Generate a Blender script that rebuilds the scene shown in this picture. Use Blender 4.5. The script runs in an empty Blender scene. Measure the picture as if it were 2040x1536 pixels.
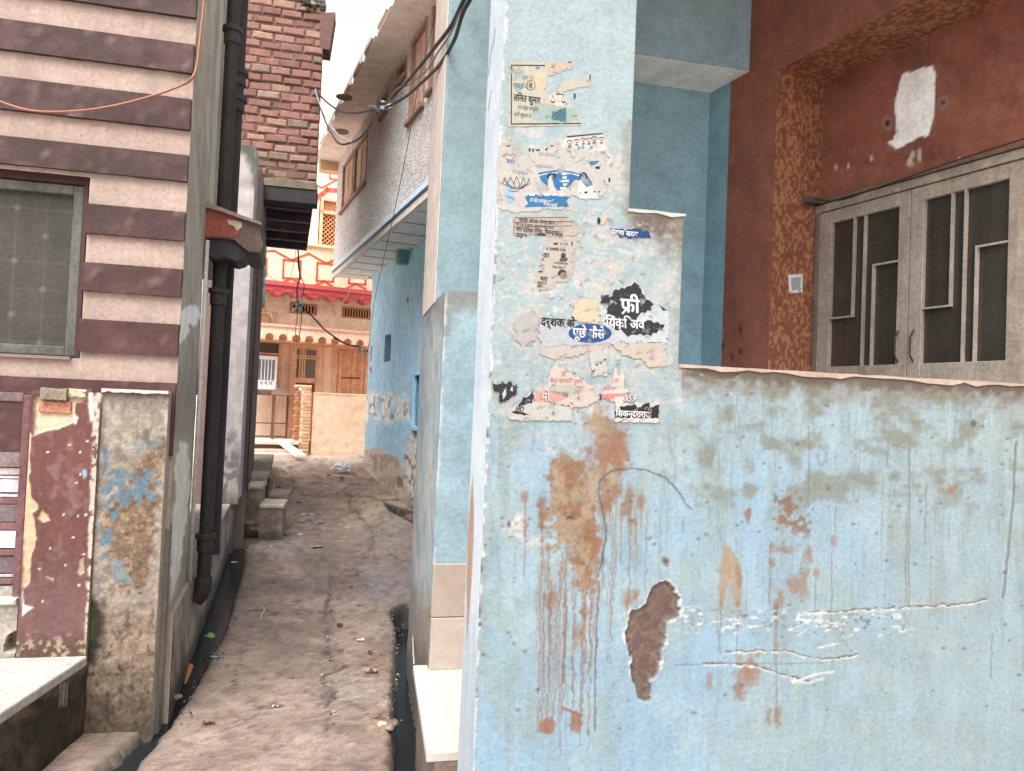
import bpy, bmesh, math, random
import numpy as np
from mathutils import Vector
random.seed(7)
S = bpy.context.scene
COLL = S.collection
# ------------------------------------------------------------------ camera
FPX = 1473.0
EYE = 1.55
PITCH = math.atan(40.0 / FPX)
ROLL = 0.042
cd = bpy.data.cameras.new('camera'); cam = bpy.data.objects.new('camera', cd); COLL.objects.link(cam)
cd.sensor_width = 36.0; cd.lens = 36.0 * FPX / 2040.0; cd.clip_start = 0.05; cd.clip_end = 800
cam.location = (0, 0, EYE)
from mathutils import Matrix
_R = Matrix.Rotation(math.radians(90) + PITCH, 3, 'X') @ Matrix.Rotation(ROLL, 3, 'Z')
cam.rotation_euler = _R.to_euler()
S.camera = cam
# ------------------------------------------------------------------ light
SUN_EL, SUN_AZ = 58.0, 192.0
w = bpy.data.worlds.new("World"); S.world = w; w.use_nodes = True
wn = w.node_tree.nodes; wl = w.node_tree.links
sky = wn.new('ShaderNodeTexSky'); sky.sky_type = 'NISHITA'; sky.sun_disc = False
sky.sun_elevation = math.radians(SUN_EL); sky.sun_rotation = math.radians(SUN_AZ)
sky.air_density = 1.0; sky.dust_density = 6.0; sky.ozone_density = 0.6
hs = wn.new('ShaderNodeHueSaturation'); hs.inputs['Saturation'].default_value = 0.1
wl.new(sky.outputs[0], hs.inputs['Color']); wl.new(hs.outputs[0], wn['Background'].inputs[0])
wn['Background'].inputs[1].default_value = 0.15
sd = bpy.data.lights.new('sun', 'SUN'); sun = bpy.data.objects.new('sun', sd); COLL.objects.link(sun)
sd.energy = .95; sd.angle = math.radians(35); sd.color = (1, .96, .9)
_az = math.radians(SUN_AZ); _el = math.radians(SUN_EL)
sun.rotation_euler = Vector((-math.sin(_az) * math.cos(_el), -math.cos(_az) * math.cos(_el), -math.sin(_el))).to_track_quat('-Z', 'Y').to_euler()
S.view_settings.view_transform = 'Standard'; S.view_settings.look = 'None'
S.cycles.diffuse_bounces = 8; S.cycles.max_bounces = 14
S.view_settings.exposure = 1.35; S.view_settings.gamma = 1.0
# ------------------------------------------------------------------ geometry helpers
R = np.array([list(r) for r in _R])
EYEV = np.array([0, 0, EYE])
def ray(px, py):
    return R @ np.array([(px - 1020) / FPX, -(py - 768) / FPX, -1.0])
def P(px, py, Y):
    d = ray(px, py); return EYEV + d * (Y / d[1])
def atz(px, py, z=0.0):
    d = ray(px, py); return EYEV + d * ((z - EYE) / d[2])
def hgt(Y):
    Y = np.asarray(Y, float)
    return np.interp(Y, [-100, 9.0, 10.3, 12, 13.3, 15, 17, 400], [0, 0, .05, .19, .32, .42, .48, .48])
def atg(px, py):
    z = 0.0
    for i in range(30):
        p = atz(px, py, z); z = float(hgt(p[1]))
    return p
def project(p):
    q = (np.asarray(p) - EYEV) @ R
    dz = np.where(-q[:, 2] > .05, -q[:, 2], .05)
    return 1020 + FPX * q[:, 0] / dz, 768 - FPX * q[:, 1] / dz
class Fr:
    """vertical plane frame: u to the right along it, z up, n out of it"""
    def __init__(s, p, ang):
        s.o = np.array([p[0], p[1], 0.0]); a = math.radians(ang)
        s.u = np.array([math.cos(a), math.sin(a), 0]); s.n = np.array([math.sin(a), -math.cos(a), 0])
    def pt(s, u, z, n=0.0):
        return s.o + s.u * u + s.n * n + np.array([0, 0, z])
    def at(s, px, py, n=0.0):
        d = ray(px, py); o = s.o + s.n * n
        t = np.dot(o - EYEV, s.n) / np.dot(d, s.n); p = EYEV + d * t
        return float(np.dot(p - s.o, s.u)), float(p[2])
    def U(s, px, py, n=0.0): return s.at(px, py, n)[0]
    def Z(s, px, py, n=0.0): return s.at(px, py, n)[1]
def lin(r, g, b, k=.8):
    f = lambda c: ((c / 255 + .055) / 1.055) ** 2.4 if c > 10.3 else c / 255 / 12.92
    m_ = .3 * r + .59 * g + .11 * b; r, g, b = [m_ + (q - m_) * .88 for q in (r, g, b)]
    return np.array([min(.85, f(r) * k), min(.85, f(g) * k), min(.85, f(b) * k)])
class MB:
    def __init__(s): s.v = []; s.f = []; s.c = []; s.k = 0
    def add(s, vs, fs, col):
        vs = [np.asarray(v, float) for v in vs]
        s.v.extend(vs); s.f.extend([tuple(i + s.k for i in f) for f in fs])
        s.c.extend([col] * len(vs) if np.ndim(col) == 1 else list(col)); s.k += len(vs); return s
    def hexa(s, p, col):
        return s.add(p, [(0, 1, 2, 3), (7, 6, 5, 4), (0, 4, 5, 1), (1, 5, 6, 2), (2, 6, 7, 3), (3, 7, 4, 0)], col)
    def box(s, F, u0, u1, z0, z1, n0, n1, col, ch=0.0):
        q = F.pt
        if ch:
            a = ch
            o = [q(u0, z0, n0), q(u1, z0, n0), q(u1, z1, n0), q(u0, z1, n0), q(u0, z0, n1 - a), q(u1, z0, n1 - a), q(u1, z1, n1 - a), q(u0, z1, n1 - a),
                 q(u0 + a, z0 + a, n1), q(u1 - a, z0 + a, n1), q(u1 - a, z1 - a, n1), q(u0 + a, z1 - a, n1)]
            fs = [(3, 2, 1, 0), (8, 9, 10, 11)]
            for i in range(4):
                j = (i + 1) % 4; fs += [(i, j, 4 + j, 4 + i), (4 + i, 4 + j, 8 + j, 8 + i)]
            return s.add(o, fs, col)
        return s.hexa([q(u0, z0, n1), q(u1, z0, n1), q(u1, z1, n1), q(u0, z1, n1), q(u0, z0, n0), q(u1, z0, n0), q(u1, z1, n0), q(u0, z1, n0)], col)
    def abox(s, a, b, c, d, z0, z1, col):
        """prism over the quad a,b,c,d (xy points)"""
        p = [np.array([q[0], q[1], z0]) for q in (a, b, c, d)] + [np.array([q[0], q[1], z1]) for q in (a, b, c, d)]
        return s.hexa(p, col)
    def poly(s, F, pts, n0, n1, col):
        m = len(pts)
        vs = [F.pt(u, z, n1) for u, z in pts] + [F.pt(u, z, n0) for u, z in pts]
        fs = [tuple(range(m)), tuple(range(2 * m - 1, m - 1, -1))] + [(i, i + m, (i + 1) % m + m, (i + 1) % m) for i in range(m)]
        return s.add(vs, fs, col)
    def tube(s, pts, r, col, seg=8, cap=True):
        pts = [Vector(tuple(p)) for p in pts]; m = len(pts); vs = []; fs = []; up = None
        for i, p in enumerate(pts):
            t = (pts[min(i + 1, m - 1)] - pts[max(i - 1, 0)]).normalized()
            if up is None:
                up = t.orthogonal().normalized()
            up = (up - t * up.dot(t)).normalized(); sd_ = t.cross(up)
            rr = r[i] if hasattr(r, '__len__') else r
            for k in range(seg):
                a = 2 * math.pi * k / seg; vs.append(tuple(p + (up * math.cos(a) + sd_ * math.sin(a)) * rr))
        for i in range(m - 1):
            for k in range(seg):
                a = i * seg + k; b = i * seg + (k + 1) % seg; fs.append((a, b, b + seg, a + seg))
        if cap: fs += [tuple(range(seg - 1, -1, -1)), tuple(range((m - 1) * seg, m * seg))]
        return s.add(vs, fs, col)
    def build(s, name, mat, parent=None, loc=None, smooth=False, bevel=0):
        me = bpy.data.meshes.new(name); v = np.array(s.v)
        if parent is not None: base = BASE[parent.name]
        elif loc is not None: base = np.array(loc, float)
        else:
            base = (v.min(0) + v.max(0)) / 2; base[2] = v[:, 2].min()
        me.from_pydata((v - base).tolist(), [], s.f)
        ca = me.color_attributes.new('Col', 'FLOAT_COLOR', 'POINT')
        cc = np.ones((len(v), 4)); g_ = np.array(s.c)[:, :3] * GAIN[0]; cc[:, :3] = g_ * np.minimum(1, .86 / np.maximum(g_.max(1), 1e-6))[:, None]; ca.data.foreach_set('color', cc.ravel())
        me.materials.append(mat)
        if smooth: me.polygons.foreach_set('use_smooth', [True] * len(me.polygons))
        me.update(); o = bpy.data.objects.new(name, me); COLL.objects.link(o)
        if parent is None: o.location = base
        else: o.parent = parent
        BASE[o.name] = base
        if bevel:
            m = o.modifiers.new('bevel', 'BEVEL'); m.width = bevel; m.segments = 2; m.limit_method = 'ANGLE'
        return o
BASE = {}
GAIN = [1.0]
def thing(name, label, cat, loc, group=None):
    o = bpy.data.objects.new(name, None); COLL.objects.link(o); o.empty_display_size = .1
    o.location = tuple(loc); BASE[o.name] = np.array(loc, float); tag(o, label, cat, group); return o
def tag(o, label=None, cat=None, group=None, kind=None):
    if label: o['label'] = label
    if cat: o['category'] = cat
    if group: o['group'] = group
    if kind: o['kind'] = kind
    return o
# ------------------------------------------------------------------ numpy noise and painting
def _hash(ix, iy, s):
    h = (ix * 374761393 + iy * 668265263 + s * 974634777) & 0x7fffffff
    h = ((h ^ (h >> 13)) * 1274126177) & 0x7fffffff
    return ((h ^ (h >> 16)) & 0xffff) / 65535.0
def vn(x, y, s=0):
    x = np.asarray(x, float); y = np.asarray(y, float)
    ix = np.floor(x).astype(np.int64); iy = np.floor(y).astype(np.int64); fx = x - ix; fy = y - iy
    fx = fx * fx * (3 - 2 * fx); fy = fy * fy * (3 - 2 * fy)
    a = _hash(ix, iy, s); b = _hash(ix + 1, iy, s); c = _hash(ix, iy + 1, s); d = _hash(ix + 1, iy + 1, s)
    return (a + (b - a) * fx) * (1 - fy) + (c + (d - c) * fx) * fy
def fb(x, y, s=0, o=4):
    r = 0; a = .5; t = 0
    for i in range(o):
        r = r + a * vn(x * 2 ** i, y * 2 ** i, s + i * 17); t += a; a *= .55
    return r / t
def sst(a, b, x):
    t = np.clip((x - a) / (b - a), 0, 1); return t * t * (3 - 2 * t)
class Paint:
    def __init__(s, x, y, col):
        s.x = x; s.y = y; s.c = np.tile(np.asarray(col, float), (len(x), 1)); s.h = np.zeros(len(x))
        s.jx = fb(x / 14, y / 14, 91, 3) - .5; s.jy = fb(x / 14, y / 14, 57, 3) - .5
    def mix(s, m, col):
        m = np.clip(m, 0, 1)[:, None]; s.c = s.c * (1 - m) + np.asarray(col) * m; return s
    def noise(s, sx, sy, seed, lo, hi, col, k=1.0, where=None):
        m = sst(lo, hi, fb(s.x / sx, s.y / sy, seed)) * k
        if where is not None: m = m * where
        return s.mix(m, col)
    def blobm(s, cx, cy, rx, ry, soft=.25, nz=.8):
        X = s.x + s.jx * rx * nz * 1.6; Y = s.y + s.jy * ry * nz * 1.6
        d = np.sqrt(((X - cx) / rx) ** 2 + ((Y - cy) / ry) ** 2); return 1 - sst(1 - soft, 1 + soft, d)
    def sub(s, x0, x1, y0, y1): return np.nonzero((s.x > x0) & (s.x < x1) & (s.y > y0) & (s.y < y1))[0]
    def mixi(s, i, m, col):
        m = np.clip(m, 0, 1)[:, None]; s.c[i] = s.c[i] * (1 - m) + np.asarray(col) * m; return s
    def blob(s, cx, cy, rx, ry, col, k=1, soft=.25, nz=.8):
        e = 1.3 + soft + nz * .8; i = s.sub(cx - rx * e, cx + rx * e, cy - ry * e, cy + ry * e)
        if not len(i): return s
        X = s.x[i] + s.jx[i] * rx * nz * 1.6; Y = s.y[i] + s.jy[i] * ry * nz * 1.6
        d = np.sqrt(((X - cx) / rx) ** 2 + ((Y - cy) / ry) ** 2); return s.mixi(i, (1 - sst(1 - soft, 1 + soft, d)) * k, col)
    def sdf(s, pts, jit=0):
        X = s.x + s.jx * jit; Y = s.y + s.jy * jit; d = np.full(len(X), 1e9); ins = np.zeros(len(X), bool); m = len(pts)
        for i in range(m):
            (x0, y0), (x1, y1) = pts[i], pts[(i + 1) % m]; dx = x1 - x0; dy = y1 - y0
            t = np.clip(((X - x0) * dx + (Y - y0) * dy) / max(1e-6, dx * dx + dy * dy), 0, 1)
            d = np.minimum(d, np.hypot(X - x0 - t * dx, Y - y0 - t * dy))
            c = ((y0 > Y) != (y1 > Y)) & (X < (x1 - x0) * (Y - y0) / ((y1 - y0) if y1 != y0 else 1e-9) + x0); ins ^= c
        return np.where(ins, -d, d)
    def poly(s, pts, col, soft=2, jit=8, k=1): return s.mix((1 - sst(-soft, soft, s.sdf(pts, jit))) * k, col)
    def line(s, pts, w, col, k=1, jit=0, brk=0):
        e = w * 2 + jit; px = [p[0] for p in pts]; py = [p[1] for p in pts]; i = s.sub(min(px) - e, max(px) + e, min(py) - e, max(py) + e)
        if not len(i): return s
        X = s.x[i] + s.jx[i] * jit; Y = s.y[i] + s.jy[i] * jit; d = np.full(len(X), 1e9)
        for (x0, y0), (x1, y1) in zip(pts, pts[1:]):
            dx = x1 - x0; dy = y1 - y0; t = np.clip(((X - x0) * dx + (Y - y0) * dy) / max(1e-6, dx * dx + dy * dy), 0, 1)
            d = np.minimum(d, np.hypot(X - x0 - t * dx, Y - y0 - t * dy))
        b_ = sst(brk - .06, brk + .06, fb(s.x[i] / 17, s.y[i] / 11, 63, 3)) if brk else 1
        return s.mixi(i, (1 - sst(w * .5, w * 1.3, d)) * k * b_, col)
def sheet(mb, F, u0, u1, z0, z1, n, step, col, paint=None, inside=None, amp=0.0, dz=None):
    """fine vertical grid in frame F, each vertex painted; inside(u,z) keeps cells"""
    nu = max(2, int((u1 - u0) / step) + 1); nz = max(2, int((z1 - z0) / step) + 1)
    uu = np.linspace(u0, u1, nu); zz = np.linspace(z0, z1, nz); U, Z = np.meshgrid(uu, zz); U = U.ravel(); Z = Z.ravel()
    pts = F.o + U[:, None] * F.u + np.outer(np.full(len(U), n), F.n); pts[:, 2] = Z
    x, y = project(pts); pa = Paint(x, y, col)
    if paint: paint(pa, U, Z)
    off = pa.h + (amp * (fb(U / .11, Z / .11, 5) - .5) * 2 if amp else 0)
    pts = pts + off[:, None] * F.n
    i = np.arange((nz - 1) * (nu - 1)); r = i // (nu - 1); c = i % (nu - 1); a = r * nu + c
    q = np.stack([a, a + 1, a + nu + 1, a + nu], 1)
    if inside is not None:
        cu = (U[q].mean(1)); cz = (Z[q].mean(1)); q = q[inside(cu, cz)]
    used = np.unique(q); rm = np.full(len(U), -1); rm[used] = np.arange(len(used)); q = rm[q]
    mb.v.extend(list(pts[used])); mb.f.extend([tuple(t) for t in (q + mb.k).tolist()]); mb.c.extend(list(pa.c[used])); mb.k += len(used)
    return mb
def holed(mb, F, u0, u1, z0, z1, n, holes, dep, col, hcol=None):
    """flat wall with openings and their reveals"""
    us = sorted({u0, u1, *[min(max(h[i], u0), u1) for h in holes for i in (0, 1)]}); zs = sorted({z0, z1, *[min(max(h[i], z0), z1) for h in holes for i in (2, 3)]})
    for a, b in zip(us, us[1:]):
        for c, d in zip(zs, zs[1:]):
            mu = (a + b) / 2; mz = (c + d) / 2
            if any(h[0] < mu < h[1] and h[2] < mz < h[3] for h in holes): continue
            mb.add([F.pt(a, c, n), F.pt(b, c, n), F.pt(b, d, n), F.pt(a, d, n)], [(0, 1, 2, 3)], col)
    for a, b, c, d in holes:
        p = [F.pt(a, c, n), F.pt(b, c, n), F.pt(b, d, n), F.pt(a, d, n), F.pt(a, c, n - dep), F.pt(b, c, n - dep), F.pt(b, d, n - dep), F.pt(a, d, n - dep)]
        mb.add(p, [(0, 1, 5, 4), (1, 2, 6, 5), (2, 3, 7, 6), (3, 0, 4, 7)], hcol if hcol is not None else col)
    return mb
def spline(cps, n=8):
    cps = [np.asarray(c, float) for c in cps]; out = []; m = len(cps)
    for i in range(m - 1):
        p0 = cps[max(0, i - 1)]; p1 = cps[i]; p2 = cps[i + 1]; p3 = cps[min(m - 1, i + 2)]
        for k in range(n):
            t = k / n; out.append(.5 * ((2 * p1) + (-p0 + p2) * t + (2 * p0 - 5 * p1 + 4 * p2 - p3) * t * t + (-p0 + 3 * p1 - 3 * p2 + p3) * t ** 3))
    out.append(cps[-1]); return out
# ------------------------------------------------------------------ materials
def surf(name, rough=.85, bump=.25, bscale=70, var=.16, vscale=7, fine=45, fvar=.14, spec=.3, streak=0, metal=0, kind='noise'):
    m = bpy.data.materials.new(name); m.use_nodes = True; nt = m.node_tree; N = nt.nodes; L = nt.links; b = N['Principled BSDF']
    at = N.new('ShaderNodeAttribute'); at.attribute_name = 'Col'; tc = N.new('ShaderNodeTexCoord')
    def mul(src, fac_sock, lo, hi):
        mr = N.new('ShaderNodeMapRange'); mr.inputs['To Min'].default_value = lo; mr.inputs['To Max'].default_value = hi
        mr.inputs['From Min'].default_value = .3; mr.inputs['From Max'].default_value = .7; L.new(fac_sock, mr.inputs['Value'])
        vm = N.new('ShaderNodeVectorMath'); vm.operation = 'SCALE'; L.new(src, vm.inputs[0]); L.new(mr.outputs[0], vm.inputs['Scale']); return vm.outputs[0]
    def nz(sc, det=6, vec=None):
        n = N.new('ShaderNodeTexNoise'); n.inputs['Scale'].default_value = sc; n.inputs['Detail'].default_value = det; n.inputs['Roughness'].default_value = .62
        L.new(vec if vec is not None else tc.outputs['Object'], n.inputs['Vector']); return n.outputs['Fac']
    c = at.outputs['Color']
    if var: c = mul(c, nz(vscale), 1 - var, 1 + var)
    if fvar: c = mul(c, nz(fine, 4), 1 - fvar, 1 + fvar)
    if streak:
        mp = N.new('ShaderNodeMapping'); mp.inputs['Scale'].default_value = (14, 14, .7); L.new(tc.outputs['Object'], mp.inputs[0]); c = mul(c, nz(1.6, 5, mp.outputs[0]), 1 - streak, 1 + streak)
    if kind == 'pebble':
        vo = N.new('ShaderNodeTexVoronoi'); vo.inputs['Scale'].default_value = 62; L.new(tc.outputs['Object'], vo.inputs['Vector'])
        sx = N.new('ShaderNodeSeparateColor'); L.new(vo.outputs['Color'], sx.inputs[0]); c = mul(c, sx.outputs[0], .72, 1.25); hsrc = vo.outputs['Distance']
    else: hsrc = nz(bscale, 8)
    L.new(c, b.inputs['Base Color'])
    bp = N.new('ShaderNodeBump'); bp.inputs['Strength'].default_value = bump; bp.inputs['Distance'].default_value = .01 if kind == 'noise' else .03
    if kind == 'pebble': bp.invert = True
    L.new(hsrc, bp.inputs['Height']); L.new(bp.outputs[0], b.inputs['Normal'])
    b.inputs['Roughness'].default_value = rough; b.inputs['Specular IOR Level'].default_value = spec; b.inputs['Metallic'].default_value = metal
    return m
M = {
 'plaster': surf('painted_plaster', .8, .3, 60),
 'front': surf('weathered_blue_paint', .6, .3, 80, .08, 7, 75, .12, .35, streak=.05),
 'concrete': surf('rough_concrete', .9, .6, 45, .2, 6, 60, .25),
 'ground': surf('worn_concrete_lane', .66, .6, 40, .2, 4, 70, .26, .42),
 'pebble': surf('pebble_dash_render', .95, 1.0, 60, .1, 3, 90, .15, .2, kind='pebble'),
 'wood': surf('weathered_wood', .65, .4, 50, .2, 6, 45, .22, .35, streak=.16),
 'gloss': surf('gloss_paint', .45, .15, 60, .1, 8, 50, .08, .5),
 'brick': surf('fired_brick', .92, .8, 55, .2, 11, 70, .3, .15),
 'metal': surf('painted_iron', .68, .4, 60, .32, 6, 50, .3, .35, streak=.15),
 'paper': surf('old_poster_paper', .8, .15, 40, .06, 30, 110, .1, .25),
 'ink': surf('printed_ink', .75, .05, 40, .1, 60, 150, .12, .25),
 'rubber': surf('cable_sheath', .5, .05, 40, .1, 10, 30, .05, .4),
 'plastic': surf('plastic_film', .35, .3, 30, .1, 20, 40, .1, .5),
 'glass': surf('dusty_pane', .22, .04, 6, .22, 3.5, 60, .16, .6, streak=.15),
 'marble': surf('dusty_marble', .5, .05, 30, .1, 5, 30, .08, .45),
 'stripe': surf('weathered_house_paint', .75, .35, 50, .12, 4, 50, .16, .3, streak=.1),
}
def worn(m, thr, sc):
    """paper and print scraped away in spots"""
    nt = m.node_tree; N = nt.nodes; L = nt.links; tc = N.new('ShaderNodeTexCoord')
    n = N.new('ShaderNodeTexNoise'); n.inputs['Scale'].default_value = sc; n.inputs['Detail'].default_value = 9; n.inputs['Roughness'].default_value = .72; L.new(tc.outputs['Object'], n.inputs['Vector'])
    mr = N.new('ShaderNodeMapRange'); mr.inputs['From Min'].default_value = thr - .012; mr.inputs['From Max'].default_value = thr + .012; L.new(n.outputs['Fac'], mr.inputs['Value']); L.new(mr.outputs[0], N['Principled BSDF'].inputs['Alpha'])
worn(M['paper'], .415, 34); worn(M['ink'], .435, 34)
M['scrap'] = surf('loose_paper', .8, .15, 40, .06, 30, 110, .1, .25)
def watermat():
    m = bpy.data.materials.new('drain_water'); m.use_nodes = True; b = m.node_tree.nodes['Principled BSDF']
    b.inputs['Base Color'].default_value = (.012, .014, .016, 1); b.inputs['Roughness'].default_value = .2; b.inputs['Specular IOR Level'].default_value = .3
    n = m.node_tree.nodes.new('ShaderNodeTexNoise'); n.inputs['Scale'].default_value = 9; bp = m.node_tree.nodes.new('ShaderNodeBump'); bp.inputs['Strength'].default_value = .35
    m.node_tree.links.new(n.outputs['Fac'], bp.inputs['Height']); m.node_tree.links.new(bp.outputs[0], b.inputs['Normal']); return m
M['water'] = watermat()
def text(mb, F, body, u, z, n, size, col, wide=1.0, skew=0.0, bold=0.0, rot=0.0):
    cu = bpy.data.curves.new('tmp', 'FONT'); cu.body = body; cu.size = size; cu.resolution_u = 3
    ob = bpy.data.objects.new('tmp', cu); COLL.objects.link(ob); bpy.context.view_layer.update()
    me = bpy.data.meshes.new_from_object(ob.evaluated_get(bpy.context.evaluated_depsgraph_get()))
    ca, sa = math.cos(rot), math.sin(rot); fs = [tuple(p_.vertices) for p_ in me.polygons]
    offs = [(0, 0, 0)] if not bold else [(-1, 0, 0), (1, .6, .00003), (0, -.8, .00006)]
    for ox, oy, on in offs:
        vs = []
        for v in me.vertices:
            x = (v.co.x + ox * bold * size) * wide + skew * v.co.y; y = v.co.y + oy * bold * size; vs.append(F.pt(u + x * ca - y * sa, z + x * sa + y * ca, n + on))
        if vs: mb.add(vs, fs, col)
    bpy.data.objects.remove(ob); bpy.data.curves.remove(cu); bpy.data.meshes.remove(me); return mb
def ragged(F, pts, jit=2.0, seg=9, n=0.0, closed=True):
    """pixel outline -> ragged outline in plane coordinates"""
    out = []; m = len(pts)
    for i in range(m):
        (x0, y0), (x1, y1) = pts[i], pts[(i + 1) % m]; L_ = math.hypot(x1 - x0, y1 - y0); k = max(1, int(L_ / seg))
        for j in range(k):
            t = j / k + (random.uniform(-.3, .3) / k if j else 0); nx, ny = -(y1 - y0) / max(L_, 1), (x1 - x0) / max(L_, 1); a = random.uniform(-jit, jit) * random.random()
            out.append(F.at(x0 + (x1 - x0) * t + nx * a, y0 + (y1 - y0) * t + ny * a, n))
    return out
# ================================================================== GROUND
TR_R = [(777, 1219), (786, 1243), (789, 1267), (786, 1320), (783, 1366), (780, 1446), (778, 1560), (905, 1600), (840, 1400), (824, 1330), (822, 1205), (800, 1206), (784, 1212)]
TR_L = [(492, 1080), (486, 1133), (478, 1158), (462, 1213), (448, 1261), (420, 1314), (378, 1388), (342, 1440), (270, 1530), (200, 1600), (120, 1600), (300, 1440), (317, 1400), (345, 1350), (372, 1290), (397, 1239), (419, 1184), (436, 1130), (440, 1080)]
TR_F = [(765, 1002), (790, 1012), (822, 1020), (830, 1045), (805, 1030), (778, 1018)]
def build_ground():
    xs = np.concatenate([[-150, -60, -25, -12, -8, -6], np.arange(-5.2, 1.6, .022), [2.2, 3, 4, 6, 10, 25, 60, 150]])
    ys = np.concatenate([[-60, -20, -5, 0, 1.2], np.arange(1.9, 8.5, .022), np.arange(8.5, 18, .06), [19, 21, 25, 35, 60, 150, 300]])
    X, Y = np.meshgrid(xs, ys); X = X.ravel(); Y = Y.ravel(); Z = hgt(Y)
    near = (X > -5.3) & (X < 1.7) & (Y > 1.8) & (Y < 18.2)
    p = np.stack([X, Y, Z], 1); x, y = project(p); x = np.where(near, x, -9999); y = np.where(near, y, -9999)
    A = Paint(x, y, lin(176, 152, 140)); c = A
    c.noise(150, 60, 3, .4, .7, lin(158, 136, 130), .8)
    c.noise(60, 22, 11, .45, .7, lin(190, 166, 150), .7)
    c.noise(22, 9, 23, .52, .75, lin(140, 120, 112), .55)
    c.blob(760, 1010, 70, 55, lin(196, 174, 152), .8, .6); c.blob(770, 1060, 60, 26, lin(140, 128, 122), .7, .6)
    c.blob(740, 1165, 90, 30, lin(150, 138, 144), .8, .6); c.blob(560, 1090, 60, 16, lin(158, 146, 150), .7, .6)
    c.blob(620, 1045, 40, 14, lin(156, 146, 148), .6, .6); c.blob(700, 1380, 60, 40, lin(172, 156, 152), .6, .6)
    c.blob(690, 1170, 26, 14, lin(150, 104, 78), .6, .5); c.blob(745, 1310, 40, 30, lin(160, 116, 98), .4, .6)
    c.blob(760, 1440, 40, 30, lin(186, 152, 128), .7, .5); c.blob(390, 1440, 70, 40, lin(182, 158, 138), .5, .5)
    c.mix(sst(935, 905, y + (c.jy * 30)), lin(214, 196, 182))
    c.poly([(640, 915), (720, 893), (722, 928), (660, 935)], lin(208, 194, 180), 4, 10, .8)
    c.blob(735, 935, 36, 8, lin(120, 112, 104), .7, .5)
    cr = lin(70, 58, 52)
    for L_, w_ in (([(650, 1456), (655, 1400), (664, 1380), (640, 1352), (668, 1335), (650, 1290), (655, 1250), (648, 1210), (660, 1160), (655, 1140)], 4), ([(640, 1352), (690, 1325), (668, 1318)], 4), ([(700, 990), (698, 1012), (715, 1030), (740, 1060), (742, 1090), (720, 1115)], 3),
                   ([(465, 1385), (470, 1340), (480, 1330), (475, 1300)], 3), ([(490, 1395), (520, 1408), (560, 1405)], 3), ([(690, 1395), (730, 1425), (770, 1440)], 3), ([(565, 1038), (640, 1041)], 3), ([(636, 1055), (640, 1110), (690, 1150), (700, 1145)], 2.5), ([(690, 1152), (725, 1140)], 3), ([(560, 930), (610, 1000), (640, 1040)], 2), ([(690, 985), (760, 995), (820, 1000)], 2), ([(450, 1220), (520, 1215), (600, 1225)], 1.6), ([(860, 960), (700, 905)], 2)):
        c.line(L_, w_ * .8, cr * .6, .85, 16, .34)
    c.blob(652, 1300, 14, 6, cr, .7); c.blob(680, 1295, 8, 5, cr, .7); c.blob(655, 1390, 14, 12, cr, .6)
    rnd = random.Random(4)
    for i in range(70):
        yy = 960 + 490 * rnd.random(); xx = 440 + rnd.random() * 380; q_ = [(xx, yy)]
        for k in range(4): q_.append((q_[-1][0] + rnd.uniform(-22, 22), q_[-1][1] + rnd.uniform(-9, 9)))
        c.line(q_, 1.3, cr, .6, 10, .45)
    for i in range(140):
        yy = 930 + 530 * rnd.random() ** .8; xx = 440 + rnd.random() * 380; r = 1.5 + rnd.random() * 3
        c.blob(xx, yy, r * 1.6, r * .8, cr if rnd.random() < .6 else lin(205, 190, 175), .65, .4)
    dk = lin(22, 21, 22)
    dR = c.sdf(TR_R, 5); dL = c.sdf(TR_L, 7); dF = c.sdf(TR_F, 4)
    for d in (dR, dL, dF): c.mix(1 - sst(-1, 5, d), dk)
    c.mix((1 - sst(0, 26, dL)) * .55, lin(92, 84, 78)); c.mix((1 - sst(0, 16, dR)) * .4, lin(84, 74, 66))
    # damp strip between the left wall and the drain
    c.poly([(424, 1190), (405, 1240), (376, 1290), (345, 1356), (330, 1400), (345, 1330), (400, 1190)], lin(84, 76, 72), 4, 10, .8)
    c.noise(70, 26, 211, .42, .62, lin(126, 108, 98), .5); c.noise(10, 5, 77, .5, .7, lin(96, 82, 76), .45); c.noise(5, 3, 79, .6, .75, lin(206, 190, 174), .3)
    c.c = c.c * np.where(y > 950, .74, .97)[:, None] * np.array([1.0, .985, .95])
    Z = Z - .2 * (1 - sst(-5, 0, dR)) - .09 * (1 - sst(-4, 1, dL)) - .12 * (1 - sst(-3, 0, dF))
    Z = Z + np.where(near, (fb(X * 1.7, Y * 1.7, 7, 4) - .5) * .022 + (fb(X * 9, Y * 9, 31, 3) - .5) * .008, 0)
    nx, ny = len(xs), len(ys); i = np.arange((ny - 1) * (nx - 1)); r = i // (nx - 1); q = i % (nx - 1); a = r * nx + q
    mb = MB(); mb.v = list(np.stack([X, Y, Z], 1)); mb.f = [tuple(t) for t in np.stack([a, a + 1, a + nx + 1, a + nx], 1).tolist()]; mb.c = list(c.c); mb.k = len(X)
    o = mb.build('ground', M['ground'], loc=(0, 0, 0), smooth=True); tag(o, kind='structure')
    m = MB(); z = -.165
    a = [atz(776, 1200, z), atz(850, 1200, z), atz(905, 1640, z), atz(770, 1640, z)]; m.add(a, [(0, 1, 2, 3)], (0, 0, 0))
    tag(m.build('drain_water', M['water'], loc=(0, 0, 0)), kind='structure')
    m = MB(); z = -.055
    pts = [(492, 1080), (486, 1133), (478, 1158), (462, 1213), (448, 1261), (420, 1314), (378, 1388), (342, 1440), (282, 1534), (200, 1600), (120, 1600), (300, 1440), (317, 1400), (345, 1350), (372, 1290), (397, 1239), (419, 1184), (436, 1130), (440, 1080)]
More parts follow.
